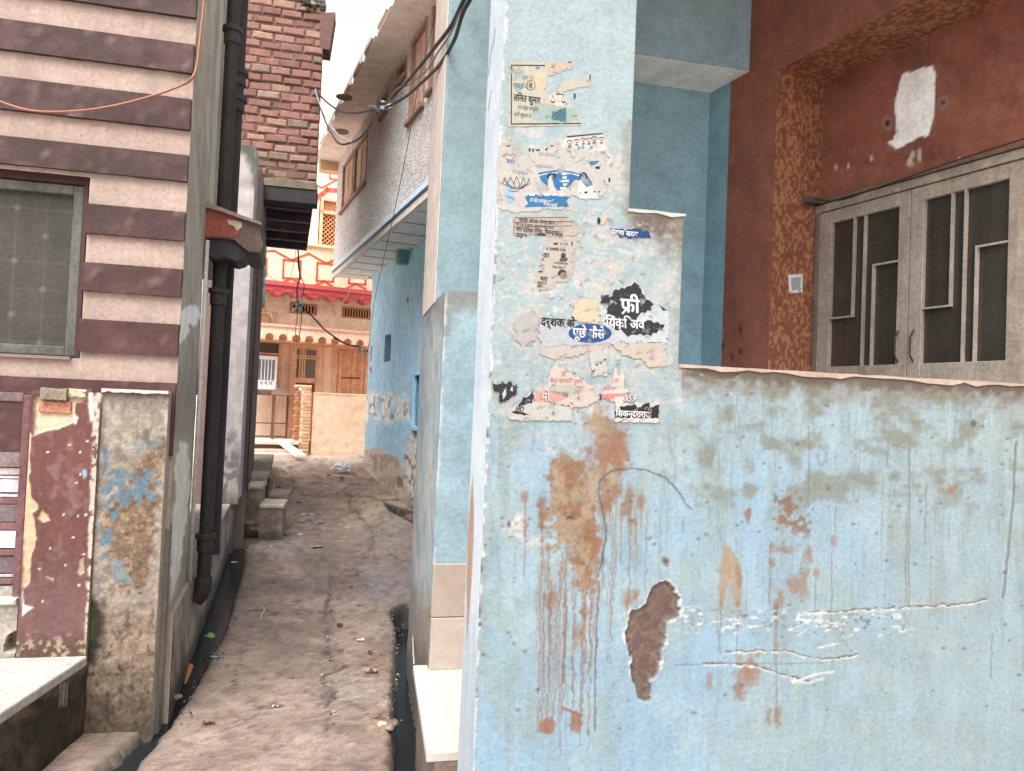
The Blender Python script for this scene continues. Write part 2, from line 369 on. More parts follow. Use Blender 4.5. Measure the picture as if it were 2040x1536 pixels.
    a = [atz(x_, y_, z) for x_, y_ in pts]; m.add(a, [tuple(range(len(a)))], (0, 0, 0))
    tag(m.build('gutter_water', M['water'], loc=(0, 0, 0)), kind='structure')
build_ground()
# ================================================================== VERANDA HOUSE (right foreground)
FRONT = Fr(P(968, 900, 2.1), 12); SIDEF = Fr(FRONT.pt(0, 0), -78)
BLUE = lin(170, 196, 202); GAIN[0] = .62
vh = thing('veranda_house', 'rust stained sky blue porch wall and square pillar with a dark red doorway behind', 'house', FRONT.pt(.9, 0))
zpt = 4.45; u_col = FRONT.U(1261, 210); z_st = FRONT.Z(1310, 421); u_st = FRONT.U(1357, 580); z_wl = FRONT.Z(1700, 746)
TH = .26
def in_front(u, z):
    top = np.where(u < u_col, 99, np.where(u < u_st, z_st, z_wl)); return z < top
PEEL = [(1312, 1162), (1330, 1160), (1342, 1168), (1350, 1190), (1357, 1216), (1350, 1228), (1332, 1238), (1330, 1255), (1322, 1290), (1314, 1300), (1318, 1318), (1312, 1345), (1296, 1352), (1290, 1356), (1299, 1372), (1292, 1397), (1276, 1398), (1270, 1375), (1258, 1345), (1258, 1310), (1247, 1275), (1252, 1240), (1257, 1224), (1286, 1205), (1292, 1190)]
def paint_front(c, U, Z):
    x, y = c.x, c.y
    low = sst(700, 1000, y)
    c.c = np.outer(1 - low, lin(166, 186, 191)) + np.outer(low, lin(150, 189, 214))
    c.noise(170, 150, 2, .42, .66, lin(168, 190, 196), .7); c.noise(90, 110, 12, .45, .7, lin(146, 180, 204), .75, low)
    c.noise(60, 80, 33, .42, .78, lin(160, 178, 172), .6, sst(640, 900, y)); c.noise(10, 160, 41, .42, .8, lin(150, 178, 190), .5, sst(600, 900, y))
    c.noise(34, 40, 55, .4, .9, lin(182, 206, 214), .4); c.mix(sst(1400, 1900, x) * low * .6, lin(160, 180, 184)); c.noise(24, 120, 63, .5, .72, lin(146, 156, 150), .45, sst(730, 770, y) * (1 - .5 * sst(1100, 1300, y)))
    c.noise(9, 70, 61, .62, .8, lin(136, 142, 134), .5, sst(720, 780, y) * (1 - .6 * sst(1000, 1300, y)))
    c.noise(44, 34, 71, .44, .7, lin(134, 138, 124), .85, sst(740, 780, y) * (1 - sst(960, 1080, y)) * sst(1290, 1420, x))
    c.noise(7, 6, 81, .7, .82, lin(126, 112, 100), .35, sst(740, 800, y))
    # grime under the exposed tops
    c.mix((1 - sst(6, 60, y - (742 + (x - 1357) * .05) + c.jy * 60)) * .8 * (x > 1358), lin(136, 122, 106))
    c.mix((1 - sst(2, 22, y - (742 + (x - 1357) * .05) + c.jy * 30)) * .8 * (x > 1358), lin(96, 80, 66))
    c.mix((1 - sst(30, 75, y - 418 + c.jy * 50)) * sst(1235, 1275, x) * (y > 380) * .95, lin(108, 86, 70))
    c.mix(sst(1320, 1364, x + c.jx * 40) * (y > 410) * (y < 760) * (x < 1366) * .5, lin(150, 140, 124))
    c.mix(sst(1222, 1266, x + c.jx * 46) * (y > 240) * (y < 430) * .75, lin(146, 142, 126))
    c.blob(1340, 480, 36, 34, lin(124, 106, 90), .7, .6)
    c.blob(1010, 300, 26, 40, lin(176, 168, 156), .8, .4); c.blob(1180, 300, 60, 26, lin(184, 184, 172), .5, .5)
    # glue and paper remains
    pap = lin(206, 200, 192); pk = lin(214, 194, 180)
    for (a, b, rx, ry, k) in ((1045, 330, 55, 80, .8), (1130, 320, 80, 46, .7), (1200, 330, 40, 54, .75), (1220, 350, 30, 40, .5), (1100, 450, 90, 50, .35), (1180, 470, 60, 34, .5), (1090, 560, 60, 60, .35), (1150, 560, 90, 40, .3),
                              (1060, 650, 40, 44, .55), (1120, 690, 80, 30, .45), (1290, 700, 50, 40, .5), (1250, 620, 90, 70, .25), (1300, 500, 44, 24, .35), (1080, 800, 90, 36, .4), (1260, 800, 70, 34, .35), (1000, 800, 24, 60, .4), (1175, 790, 22, 40, .6), (1310, 560, 26, 22, .4), (1240, 540, 40, 20, .4), (990, 530, 20, 40, .35), (1300, 715, 50, 26, .5)):
        c.mix(c.blobm(a, b, rx, ry, .35, 1.2) * sst(.40, .55, fb(x / 26, y / 20, 7)) * k, pap)
    c.mix(c.blobm(1150, 640, 190, 210, .5, 1) * sst(.56, .62, fb(x / 16, y / 12, 17)) * .5, pk)
    c.mix(c.blobm(1150, 600, 200, 240, .5, 1) * sst(.64, .70, fb(x / 14, y / 8, 19)) * .55, lin(220, 218, 212))
    c.mix(c.blobm(1150, 600, 200, 260, .5, 1) * sst(.68, .76, fb(x / 6, y / 5, 29)) * .35, lin(130, 122, 114))
    c.poly([(1075, 685), (1240, 682), (1225, 712), (1180, 706), (1150, 722), (1110, 724), (1075, 710)], lin(200, 194, 190), 2, 14, .8)
    # rust and mud stains
    r1 = lin(148, 96, 62); r2 = lin(170, 144, 114)
    c.mix(c.blobm(1210, 880, 34, 56, .35, 1) * .85, r1); c.mix(c.blobm(1195, 850, 22, 34, .4, 1) * .8, r2); c.mix(c.blobm(1232, 910, 26, 34, .3, 1) * .8, lin(160, 108, 76))
    body = np.maximum(c.blobm(1140, 1010, 50, 90, .25, .9), np.maximum(c.blobm(1120, 940, 30, 40, .25, 1), c.blobm(1165, 1090, 30, 80, .35, .9)))
    body = np.maximum(body, c.blobm(1190, 960, 50, 40, .4, 1.3) * .85)
    c.mix(body * .95, r2); c.mix(body * sst(.4, .68, fb(x / 18, y / 26, 44)) * .8, r1); c.mix(body * sst(.55, .75, fb(x / 6, y / 7, 46)) * .5, lin(120, 82, 60))
    c.mix(body * sst(.35, .8, np.abs(body - .5) < .32) * .4, lin(134, 88, 62))
    rnd = random.Random(5)
    for cx, cy, rr in ((1045, 990, 9), (1078, 1000, 10), (1080, 1030, 10), (1230, 980, 13), (1255, 985, 12), (1250, 1010, 14), (1278, 1000, 11), (1215, 990, 14), (1205, 1010, 16), (1238, 1020, 9), (1265, 1040, 7), (1096, 1195, 13), (1250, 1195, 13), (1268, 1185, 8), (1155, 1265, 15), (1130, 925, 16), (1165, 1220, 10), (1046, 1045, 9), (1092, 1090, 7), (1545, 1210, 7)):
        c.blob(cx, cy, rr * .8, rr * 1.25, lin(146, 104, 70), .72, .6)
        if cy < 1250: c.line([(cx + 1, cy), (cx - 1 + rnd.uniform(-4, 4), cy + rnd.uniform(30, 110))], 1.7, lin(160, 106, 70), .7, 4)
    for i in range(46):
        xx = 1072 + rnd.random() * 150 if i < 34 else 1200 + rnd.random() * 90; y0 = 1090 + rnd.random() * 70 if i < 34 else 1000 + rnd.random() * 80; ln = 90 + rnd.random() * 290 if xx < 1180 else 60 + rnd.random() * 200
        c.line([(xx, y0), (xx - 1, y0 + ln * .5), (xx - 3 + rnd.uniform(-4, 4), y0 + ln)], .7 + rnd.random() * 1.4, lin(150, 108, 78), .25 + .4 * rnd.random(), 9, .2)
    for xx, yb in ((1082, 1456), (1094, 1456), (1108, 1440), (1124, 1420), (1144, 1456), (1162, 1456), (1176, 1340)): c.line([(xx + 2, 1180), (xx, 1330), (xx - 5, yb)], 2.0, lin(142, 94, 64), .6, 12, .2)
    c.blob(1092, 1448, 14, 16, lin(160, 96, 60), .8); c.blob(1146, 1440, 14, 18, lin(160, 96, 60), .8); c.line([(1120, 1410), (1160, 1425)], 3, lin(160, 90, 60), .8)
    m3 = c.blobm(1575, 1030, 30, 42, .3, 1.4); c.mix(m3 * sst(.36, .5, fb(x / 12, y / 12, 66)) * .85, lin(136, 94, 64)); c.blob(1490, 1028, 7, 16, r1, .8)
    for cx, cy, rx, ry in ((1613, 1105, 9, 13), (1660, 1080, 8, 14), (1565, 1095, 14, 8), (1540, 1090, 6, 10), (1545, 1210, 7, 12), (1600, 1160, 14, 28), (1580, 1165, 8, 18), (1540, 1120, 7, 9), (1628, 1142, 6, 12), (1555, 1195, 7, 14), (1495, 1325, 16, 24), (1485, 1345, 20, 34), (1472, 1375, 12, 20), (1412, 1355, 6, 16), (1548, 1430, 7, 18), (1532, 1430, 5, 18), (1900, 975, 9, 7), (1440, 1135, 12, 10)):
        c.blob(cx, cy, rx, ry, lin(156, 110, 82), .65, .55, 1.2)
    c.poly([(1444, 1075), (1455, 1092), (1470, 1115), (1480, 1150), (1478, 1185), (1474, 1230), (1462, 1190), (1455, 1155), (1445, 1185), (1438, 1240), (1432, 1180), (1436, 1120)], r2, 3, 8, .85); c.blob(1472, 1150, 8, 24, r1, .5)
    for xx, a_, b_ in ((1548, 1195, 1440), (1535, 1080, 1200), (1658, 1100, 1230), (1626, 1150, 1230), (1436, 1180, 1300), (1470, 1200, 1300), (1812, 870, 1210), (1845, 960, 1085), (1806, 1020, 1200), (1770, 870, 930), (1665, 1010, 1060), (1612, 850, 1010), (1976, 1260, 1350)):
        c.line([(xx, a_), (xx - 2, b_)], 1.7, lin(120, 112, 98), .55, 5)
    c.line([(2024, 880), (2018, 1000), (2002, 1160), (1998, 1190)], 3, lin(112, 104, 86), .7, 3)
    rnd2 = random.Random(9)
    for i in range(60):
        xx = 1300 + rnd2.random() * 760; y0 = 760 + rnd2.random() * 500; c.line([(xx, y0), (xx - 3, y0 + 30 + rnd2.random() * 170)], 1 + rnd2.random(), lin(132, 138, 130), .2 + .3 * rnd2.random(), 5)
    for i in range(180):
        xx = 960 + rnd2.random() * 1080; y0 = 740 + rnd2.random() * 720; r = 1.2 + rnd2.random() * 2.2; c.blob(xx, y0, r * 1.4, r, lin(84, 78, 72), .6, .5)
    c.blob(1327, 1118, 8, 9, lin(130, 108, 90), .9); c.blob(1327, 1118, 4, 5, lin(80, 70, 60), .9)
    c.blob(1135, 1032, 9, 4, lin(90, 66, 50), .9); c.blob(1940, 845, 6, 8, lin(90, 96, 96), .9)
    c.line([(1192, 1150), (1200, 1110), (1208, 1075), (1206, 1040), (1200, 1010), (1192, 980), (1193, 962), (1206, 945), (1235, 934), (1270, 933), (1300, 940), (1330, 955), (1350, 978), (1365, 1000), (1378, 1014)], 2.0, lin(66, 80, 92), .75, 7, .2)
    c.line([(1185, 1456), (1186, 1340), (1190, 1230), (1194, 1160)], 1.8, lin(100, 76, 60), .7, 4)
    # white peeled bits at left
    pm = c.blobm(1020, 1045, 26, 26, .4, 1.6) * sst(.4, .5, fb(x / 10, y / 7, 37)); c.mix(pm * .85, lin(216, 206, 200)); c.blob(1013, 1045, 7, 9, lin(70, 72, 76), .8, .4, 1.6)
    c.mix(c.blobm(1060, 1080, 30, 10, .4, 1.5) * .6, lin(210, 204, 200))
    # scratches through the paint
    wt = lin(226, 224, 220); dkb = lin(110, 84, 66)
    for L_ in ([(1610, 1222), (1640, 1221), (1740, 1213), (1860, 1208), (1930, 1203), (1965, 1195)], [(1440, 1299), (1500, 1298), (1560, 1297), (1600, 1307), (1640, 1315), (1690, 1310), (1710, 1306)], [(1400, 1323), (1500, 1325), (1560, 1345), (1610, 1358)]):
        c.line([(a_, b_ - 2) for a_, b_ in L_], 1.9, dkb, .8, 9, .3); c.line([(a_, b_ + 1.5) for a_, b_ in L_], 1.6, wt, .85, 9, .33)
    c.line([(1580, 1360), (1620, 1345), (1660, 1338)], 2.4, wt, .85, 5); c.line([(1575, 1355), (1600, 1362), (1640, 1352)], 1.6, wt, .8, 5); c.line([(1630, 1290), (1668, 1283)], 2.4, wt, .85, 4)
    band = (1 - sst(14, 34, np.abs(y - 1240 - (x - 1600) * .02))) * sst(1330, 1380, x) * (1 - sst(1790, 1840, x))
    c.mix(band * sst(.60, .66, fb(x / 15, y / 6, 88)) * .85, wt); c.mix(band * sst(.66, .72, fb(x / 12, y / 5, 98)) * .6, dkb)
    c.line([(1345, 1325), (1450, 1322), (1640, 1322)], 1.4, lin(110, 100, 96), .5, 3)
    # flaking along the left arris and the coping
    c.mix((1 - sst(.002, .012, U + c.jx * .03)) * sst(.45, .6, fb(Z * 22, U * 9 + 3, 3)) * sst(2.6, 1.5, Z), lin(120, 104, 92))
    c.mix((1 - sst(.003, .009, U + c.jx * .02)) * sst(.42, .5, fb(Z * 30, U, 31)) * .9, lin(222, 226, 226))
    # sunken patch where the plaster has fallen away
    d = c.sdf(PEEL, 13); pm = 1 - sst(-1.2, 1.2, d)
    c.mix((1 - sst(1, 4.5, np.abs(d - 2.5))) * sst(.45, .6, fb(x / 20, y / 20, 5)) * .9, lin(222, 222, 214))
    c.mix(pm, lin(112, 88, 80)); c.mix(pm * sst(.45, .7, fb(x / 14, y / 18, 15)) * .5, lin(136, 112, 102)); c.mix(pm * sst(.5, .7, fb(x / 4, y / 4, 16)) * .5, lin(80, 60, 54)); c.mix((1 - sst(2, 14, np.abs(d + 8))) * pm * sst(.45, .6, fb(x / 9, y / 9, 18)) * .5, lin(150, 130, 118)); c.h = c.h - pm * (.009 + .004 * fb(x / 12, y / 12, 19))
    tm = (1 - sst(-1, 1, c.sdf([(1395, 738), (1440, 742), (1475, 744), (1462, 756), (1425, 758), (1405, 750)], 3))); c.mix(tm, lin(130, 116, 100)); c.h = c.h - tm * .008
mb = MB(); sheet(mb, FRONT, 0, 2.5, 0, zpt, 0, .0038, BLUE, paint_front, in_front, amp=.0005)
mb.build('front_wall', M['front'], vh, smooth=True)
mb = MB()
def paint_cop(c, U, Z):
    c.noise(9, 5, 5, .45, .6, lin(120, 100, 84), .8)
for u0, u1, zz in ((0, u_col, zpt), (u_col, u_st, z_st), (u_st, 2.5, z_wl)):
    mb.box(FRONT, u0 + .006, u1, 0, zz - .001, -TH, -.022, lin(160, 180, 184))
mb.build('wall_core', M['plaster'], vh)
rnd = random.Random(3); mb = MB()
for (u0, u1, zz, col) in ((u_col - .004, u_st + .004, z_st, lin(206, 204, 198)), (u_st, 2.5, z_wl, lin(206, 178, 160))):
    n_ = int((u1 - u0) / .045); prev = 0
    top = []; bot = []
    for i in range(n_ + 1):
        u = u0 + (u1 - u0) * i / n_; top.append((u, zz + rnd.uniform(-.0015, .002))); bot.append((u, zz - .006 - rnd.random() ** 2 * .012))
    mb.poly(FRONT, bot + top[::-1], -TH, .0045, col)
mb.build('plaster_lip', M['plaster'], vh)
# narrow alley side of the pillar
def paint_side(c, U, Z):
    y = c.y; c.c = np.tile(lin(206, 220, 232), (len(U), 1)); c.noise(30, 90, 3, .35, .8, lin(184, 204, 218), .5)
    c.mix(sst(1150, 1420, y) * .5, lin(150, 176, 192)); c.mix(sst(.45, .75, fb(U * 120, Z * 2, 8)) * sst(1000, 1250, y) * .5, lin(232, 236, 236))
    tri = 1 - sst(-2, 2, np.abs(c.x - (942 - (y - 950) * .035)) - np.interp(y, [948, 1010, 1080, 1160, 1290], [0, 4.5, 6, 5, 0])); c.mix(tri * (y > 948) * (y < 1290) * .85, lin(176, 124, 98))
    c.line([(986, 60), (975, 130), (972, 150)], 1.5, lin(90, 100, 110), .6, 6); c.line([(980, 180), (972, 220)], 1.2, lin(90, 100, 110), .6, 3)
GAIN[0] = 1.0; mb = MB(); sheet(mb, SIDEF, -TH, 0, 0, zpt, 0.0, .005, BLUE, paint_side, amp=.0015)  # gain above the front wall: the side's brighter light is put into its colour
mb.build('pillar_side', M['front'], vh, smooth=True); GAIN[0] = 1.05
GAIN[0] = .92
# ---- the lower wall and column further back
CF = Fr(P(873, 900, 3.5), 12); CS = Fr(CF.pt(0, 0), -78)
z_cl = CF.Z(910, 579)
def paint_colf(c, U, Z):
    y = c.y; c.c = np.tile(lin(150, 180, 192), (len(U), 1)); c.noise(50, 80, 3, .45, .65, lin(150, 176, 184), .8)
    c.mix((1 - sst(10, 60, y - 580 + c.jy * 40)) * .75, lin(134, 122, 106)); c.blob(892, 650, 8, 30, lin(130, 130, 116), .5)
    c.mix((1 - sst(0, .012, U + c.jx * .02)) * sst(.35, .55, fb(Z * 9, U, 3)), lin(206, 214, 214))
def paint_cols(c, U, Z):
    y = c.y; c.c = np.tile(lin(172, 186, 190), (len(U), 1)); c.noise(6, 160, 3, .45, .65, lin(196, 188, 178), .8); c.noise(5, 90, 9, .5, .65, lin(140, 164, 182), .7)
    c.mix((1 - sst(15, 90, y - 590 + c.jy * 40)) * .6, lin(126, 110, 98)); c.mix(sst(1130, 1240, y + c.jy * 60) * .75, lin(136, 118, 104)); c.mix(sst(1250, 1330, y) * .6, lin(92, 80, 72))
    c.mix(sst(-.05, 0, U) * .5, lin(204, 208, 208))
mb = MB(); sheet(mb, CF, 0, .6, .3, z_cl, 0, .009, BLUE, paint_colf, amp=.003); mb.build('half_wall', M['plaster'], vh, smooth=True)
mb = MB(); sheet(mb, CS, -1.22, 0, -.2, z_cl, 0, .012, BLUE, paint_cols, amp=.004); mb.build('half_wall_side', M['plaster'], vh, smooth=True)
mb = MB(); mb.box(CF, .006, .6, -.2, z_cl - .003, -1.21, -.006, lin(150, 165, 168)); mb.build('half_wall_core', M['plaster'], vh)
mb = MB(); zt = CF.Z(900, 1122); zm = CF.Z(900, 1228)
mb.box(CF, .0, .5, .3, zm - .002, .002, .016, lin(196, 180, 164), .003); mb.box(CF, .0, .5, zm + .002, zt, .002, .016, lin(186, 166, 150), .003)
mb.build('stone_tile', M['marble'], vh)
d0 = .42
mb = MB(); mb.box(CF, 0.0, .62, z_cl - .02, 5.2, -1.18, -d0, lin(136, 164, 172)); mb.build('column', M['plaster'], vh, bevel=.012)
mb = MB(); mb.box(CF, -.004, .0, z_cl, 5.2, -1.18, -d0 - .02, lin(236, 218, 208)); mb.build('column_edge', M['plaster'], vh)  # paler strip over the shaded side, corner highlight painted in
GAIN[0] = 1.05
# marble step slab in front of the column
za = .3; a = atz(823, 1325, za); b = atz(850, 1500, za); dirr = CF.u
mb = MB(); a2 = a + CF.u * .9; b2 = b + CF.u * .9
mb.abox(b, b2, a2, a, .265, za, lin(200, 193, 184))
mb.build('step_slab', M['marble'], vh, bevel=.004)
mb = MB(); mb.abox(b + CF.u * .03, b2, a2, a + CF.u * .03, -.3, .264, lin(132, 112, 100)); mb.build('step_base', M['concrete'], vh)
# porch ceiling
GAIN[0] = .9; RW = Fr(P(1400, 600, 5.2), -65); BW = Fr(RW.pt(0, 0), 12)
zb = BW.Z(1410, 183); zc = 4.42
mb = MB()
c0 = CF.pt(0, 0, -.9); c1 = FRONT.pt(0.03, 0, -.02); c2 = FRONT.pt(3.2, 0, -.02); c3 = BW.pt(.35, 0, 0); c4 = BW.pt(-3.0, 0, 0)
mb.abox(c1, c2, c3, c0, zc, zc + .14, lin(186, 182, 176)); mb.build('porch_ceiling', M['plaster'], vh)
# back wall, beam, red wall
mb = MB(); GAIN[0] = 1.35; mb.box(BW, -1.9, 0.0, 0, zc, -.2, 0, lin(124, 162, 178)); mb.build('back_wall', M['plaster'], vh)
# beam: find how far its front face stands out of the back wall
dB = min((abs(BW.Z(1300, 112, n) - zb), n) for n in np.arange(.1, .9, .01))[1]
mb = MB(); mb.box(BW, -1.9, .05 + dB * .2, zb, zc, .002, dB, lin(124, 154, 166)); mb.build('beam', M['plaster'], vh)
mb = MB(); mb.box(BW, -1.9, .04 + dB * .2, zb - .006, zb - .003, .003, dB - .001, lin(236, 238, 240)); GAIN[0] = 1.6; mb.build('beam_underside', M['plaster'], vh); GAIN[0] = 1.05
ub = RW.U(1447, 420)
zo = RW.Z(1556, 137); uo = RW.U(1540, 420)
dR = min((abs(RW.Z(1625, 177, -n) - zo), n) for n in np.arange(.05, .6, .005))[1]
print('beam', zb, dB, 'recess', dR, 'zo', zo, 'ub', ub, 'uo', uo, 'zw', z_wl, 'col', u_col)
uend = 2.9
def paint_red(c, U, Z):
    c.c = np.tile(lin(150, 88, 68), (len(U), 1)); c.noise(90, 110, 3, .35, .75, lin(124, 70, 60), .7); c.noise(30, 60, 13, .4, .8, lin(156, 98, 80), .6)
    c.noise(10, 14, 23, .6, .75, lin(166, 112, 90), .4); c.mix((1 - sst(ub - .004, ub + .002, U + c.jx * .012)), lin(130, 174, 190))
    for p in ((1475, 655), (1458, 712), (1475, 700), (1440, 690)): c.blob(*p, 3, 8, lin(60, 30, 26), .8)
mb = MB(); sheet(mb, RW, 0, uo, 0, zc, 0, .012, BLUE, paint_red, amp=.0); sheet(mb, RW, uo, uend, zo, zc, 0, .012, BLUE, paint_red, amp=.0)
mb.build('red_wall', M['plaster'], vh, smooth=True)
def paint_inner(c, U, Z):
    c.c = np.tile(lin(148, 86, 66), (len(U), 1)); c.noise(80, 50, 3, .35, .75, lin(118, 66, 56), .7); c.noise(26, 40, 13, .4, .8, lin(150, 96, 78), .55); c.noise(9, 12, 33, .55, .75, lin(160, 108, 86), .4)
    WP = [(1798, 148), (1830, 138), (1858, 132), (1864, 150), (1862, 185), (1860, 230), (1850, 270), (1835, 272), (1800, 290), (1786, 298), (1768, 285), (1778, 278), (1786, 262), (1783, 210), (1790, 170)]
    c.poly([(x_, y_) for x_, y_ in WP], lin(252, 250, 240, .95), 1.5, 5)
    c.blob(1830, 125, 22, 10, lin(110, 84, 78), .8, .4, 1.6); c.blob(1815, 320, 10, 12, lin(224, 210, 196), .7, .4, 1.8); c.blob(1832, 310, 3, 20, lin(214, 196, 180), .8)
    for cx, cy in ((1877, 205), (1768, 245)):
        c.blob(cx, cy, 11, 14, lin(150, 120, 108), .9, .2, .4); c.blob(cx, cy, 5, 6, lin(40, 28, 26), .9, .4)
    for cx, cy in ((1690, 330), (1736, 315), (1912, 318), (1665, 335)): c.blob(cx, cy, 3, 6, lin(226, 206, 190), .8)
mb = MB(); sheet(mb, RW, uo - .02, uend, 0, zo + .02, -dR, .012, BLUE, paint_inner, amp=.0); mb.build('recessed_wall', M['plaster'], vh, smooth=True)
# mottled reveals of the recess
def mott(v, seed):
    a = fb(v[:, 0] / .016, v[:, 1] / .024, seed, 5) + .12 * (fb(v[:, 0] / .12, v[:, 1] / .2, seed + 5, 3) - .5) + .05 * (fb(v[:, 0] / .006, v[:, 1] / .008, seed + 7, 2) - .5); m = sst(.47, .6, a)[:, None]; return lin(132, 76, 56) * (1 - m) + lin(172, 118, 80) * m
def reveal(name, org, du, dv, nu, nv, seed):
    g = MB(); vs = []; cs = []
    for j in range(nv + 1):
        for i in range(nu + 1): vs.append(org + du * (i / nu) + dv * (j / nv)); cs.append((i / nu * np.linalg.norm(du), j / nv * np.linalg.norm(dv)))
    g.add(vs, [(j * (nu + 1) + i, j * (nu + 1) + i + 1, (j + 1) * (nu + 1) + i + 1, (j + 1) * (nu + 1) + i) for j in range(nv) for i in range(nu)], mott(np.array(cs), seed)); g.build(name, M['plaster'], vh)
reveal('mottled_reveal', RW.pt(uo, 0, 0), -RW.n * (dR + .01), np.array([0, 0, zo]), 44, 520, 3)
reveal('mottled_lintel', RW.pt(uo, zo, 0), -RW.n * (dR + .01), RW.u * (uend - uo), 44, 400, 9)
# ---- door
D0 = RW.U(1630, 600, -dR); zdt = RW.Z(1640, 413, -dR); ND = -dR
def du(px, py): return RW.U(px, py, ND)
wcol = lin(160, 146, 134); gl = lin(64, 56, 48)
dn = MB(); zdt2 = RW.Z(1640, 413, ND)
dn.box(RW, D0, D0 + .035, .3, zdt2, ND, ND + .05, lin(120, 104, 94)); dn.box(RW, D0, uend - .3, zdt2 - .05, zdt2, ND + .001, ND + .055, wcol)
door = dn.build('door', M['wood'], vh, bevel=.004)
def leaf(ua, ub_, g0, g1, zt, zbm, zbt):
    m = MB(); m.box(RW, ua, g0, .32, zt, ND + .006, ND + .046, wcol, .003); m.box(RW, g1, ub_, .32, zt, ND + .006, ND + .046, wcol, .003)
    m.box(RW, g0, g1, zbt, zt, ND + .007, ND + .045, wcol, .003); m.box(RW, g0, g1, .32, zbm, ND + .007, ND + .045, wcol, .003)
    m.build('door_leaf', M['wood'], vh)
zt_ = zdt2 - .055
gA0, gA1 = du(1663, 600), du(1797, 600); gB0, gB1 = du(1847, 600), du(2016, 600)
zGt = RW.Z(1790, 416, ND); zGb = RW.Z(1790, 727, ND); uA = D0 + .037; uM = du(1820, 600)
zL = zt_
leafs = []
for (ua, ub_, g0, g1) in ((uA, uM - .002, gA0, gA1), (uM + .002, gB1 + (gA0 - uA), gB0, gB1)):
    leaf(ua, ub_, g0, g1, zL, zGb, zGt)
mb = MB()
for g0, g1 in ((gA0, gA1), (gB0, gB1)):
    w_ = g1 - g0; x1 = g0 + w_ * .36; x2 = g0 + w_ * .52; x3 = g0 + w_ * .66; b_ = .010; n0, n1 = ND + .02, ND + .043
    zlo = zGb + (zGt - zGb) * .34; zhi = zGb + (zGt - zGb) * .66; cc = lin(168, 156, 146)
    mb.box(RW, x1 - b_, x1, zlo, zGt, n0, n1, cc); mb.box(RW, g0, x1, zlo - b_, zlo, n0, n1, cc)
    mb.box(RW, x2 - b_, x2, zGb, zGt, n0, n1, cc); mb.box(RW, x3 - b_, x3, zGb, zhi, n0, n1, cc); mb.box(RW, x3, g1, zhi - b_, zhi, n0, n1, cc)
mb.build('door_grille', M['wood'], vh)
for g0, g1 in ((gA0, gA1), (gB0, gB1)):
    m = MB(); m.box(RW, g0 - .01, g1 + .01, zGb - .01, zGt + .01, ND + .012, ND + .018, gl); m.build('glass_pane', M['glass'], vh)
for uu in (uM - .055, uM + .04):
    m = MB(); zc_ = zGb + .1; m.tube([RW.pt(uu, zc_ - .09, ND + .045), RW.pt(uu, zc_ - .05, ND + .075), RW.pt(uu, zc_ + .05, ND + .075), RW.pt(uu, zc_ + .09, ND + .045)], .0055, lin(60, 50, 44)); m.build('door_handle', M['metal'], vh)
m = MB(); m.box(RW, D0 - .12, D0 + .06, zdt2 + .004, zdt2 + .04, ND + .0, ND + .16, lin(96, 84, 80), .004)
m.box(RW, D0 - .02, uend - .4, zdt2 + .004, zdt2 + .022, ND + .0, ND + .07, lin(120, 100, 88)); m.build('stone_lintel', M['concrete'], vh)
m = MB(); q0 = RW.pt(D0 - .02, zdt2 + .05, ND + .13); q1 = RW.pt(D0 + .45, zdt2 - .01, ND + .09); m.tube(spline([q0, (q0 + q1) / 2 + np.array([0, 0, -.04]), q1, RW.pt(D0 + 1.0, zdt2 + .02, ND + .09), RW.pt(uend - .5, zdt2 + .04, ND + .09)]), .004, lin(50, 40, 36)); 
m.build('curtain_wire', M['rubber'], vh)
# small notice stuck on the reveal
def notice():
    pts = [(1570, 548), (1599, 545), (1598, 582), (1572, 585)]
    # lies on the reveal plane (perpendicular to the red wall)
    RV = Fr(RW.pt(uo, 0, 0), 25)
    m = MB(); q = [RV.at(x_, y_) for x_, y_ in pts]; m.poly(RV, q, .001, .003, lin(224, 224, 226)); o = m.build('printed_notice', M['paper'])
    tag(o, 'small white notice stuck on the mottled orange door surround', 'notice')
    m = MB(); qq = [RV.at(x_, y_) for x_, y_ in ((1575, 554), (1594, 552), (1593, 577), (1577, 579))]; m.poly(RV, qq, .0032, .0036, lin(160, 166, 176)); m.build('print', M['ink'], o)
notice()
# veranda floor
m = MB(); m.abox(FRONT.pt(0.4, 0, -TH - .01), FRONT.pt(3.2, 0, -TH - .01), BW.pt(.6, 0, -.01), BW.pt(-1.2, 0, -.01), 0, .62, lin(150, 140, 130)); m.build('veranda_floor', M['concrete'], vh)
# ================================================================== LEFT SIDE
GAIN[0] = .78
WA = atz(316, 1440, 0)                       # foot of the corner of the striped house
FL = Fr(WA, 12.5); SL = Fr(WA, 107)          # street face, lane face
MAR = lin(78, 54, 54); CRM = lin(188, 162, 148); GRY = lin(150, 142, 130)
sh = thing('striped_house', 'house with raised maroon and cream bands and a grey netted window, left edge', 'house', FL.pt(-1, 0))
HT = 6.2
wu0, wu1 = -2.6, FL.U(163, 600, 0); wz0, wz1 = FL.Z(120, 716, 0), FL.Z(150, 349, 0)
def cream(c, U, Z):
    c.noise(120, 60, 3, .4, .65, lin(190, 160, 148), .6); c.noise(26, 20, 9, .62, .78, lin(160, 140, 130), .5)
mb = MB(); sheet(mb, FL, -2.6, 0, .9, HT, 0, .03, CRM, cream, lambda u, z: ~((u < wu1) & (z > wz0) & (z < wz1)), amp=.003)
holed(mb, FL, -2.6, wu1 + .0, wz0, wz1, -.001, [(-2.6, wu1, wz0, wz1)], .1, lin(90, 58, 58)); mb.build('wall', M['stripe'], sh)
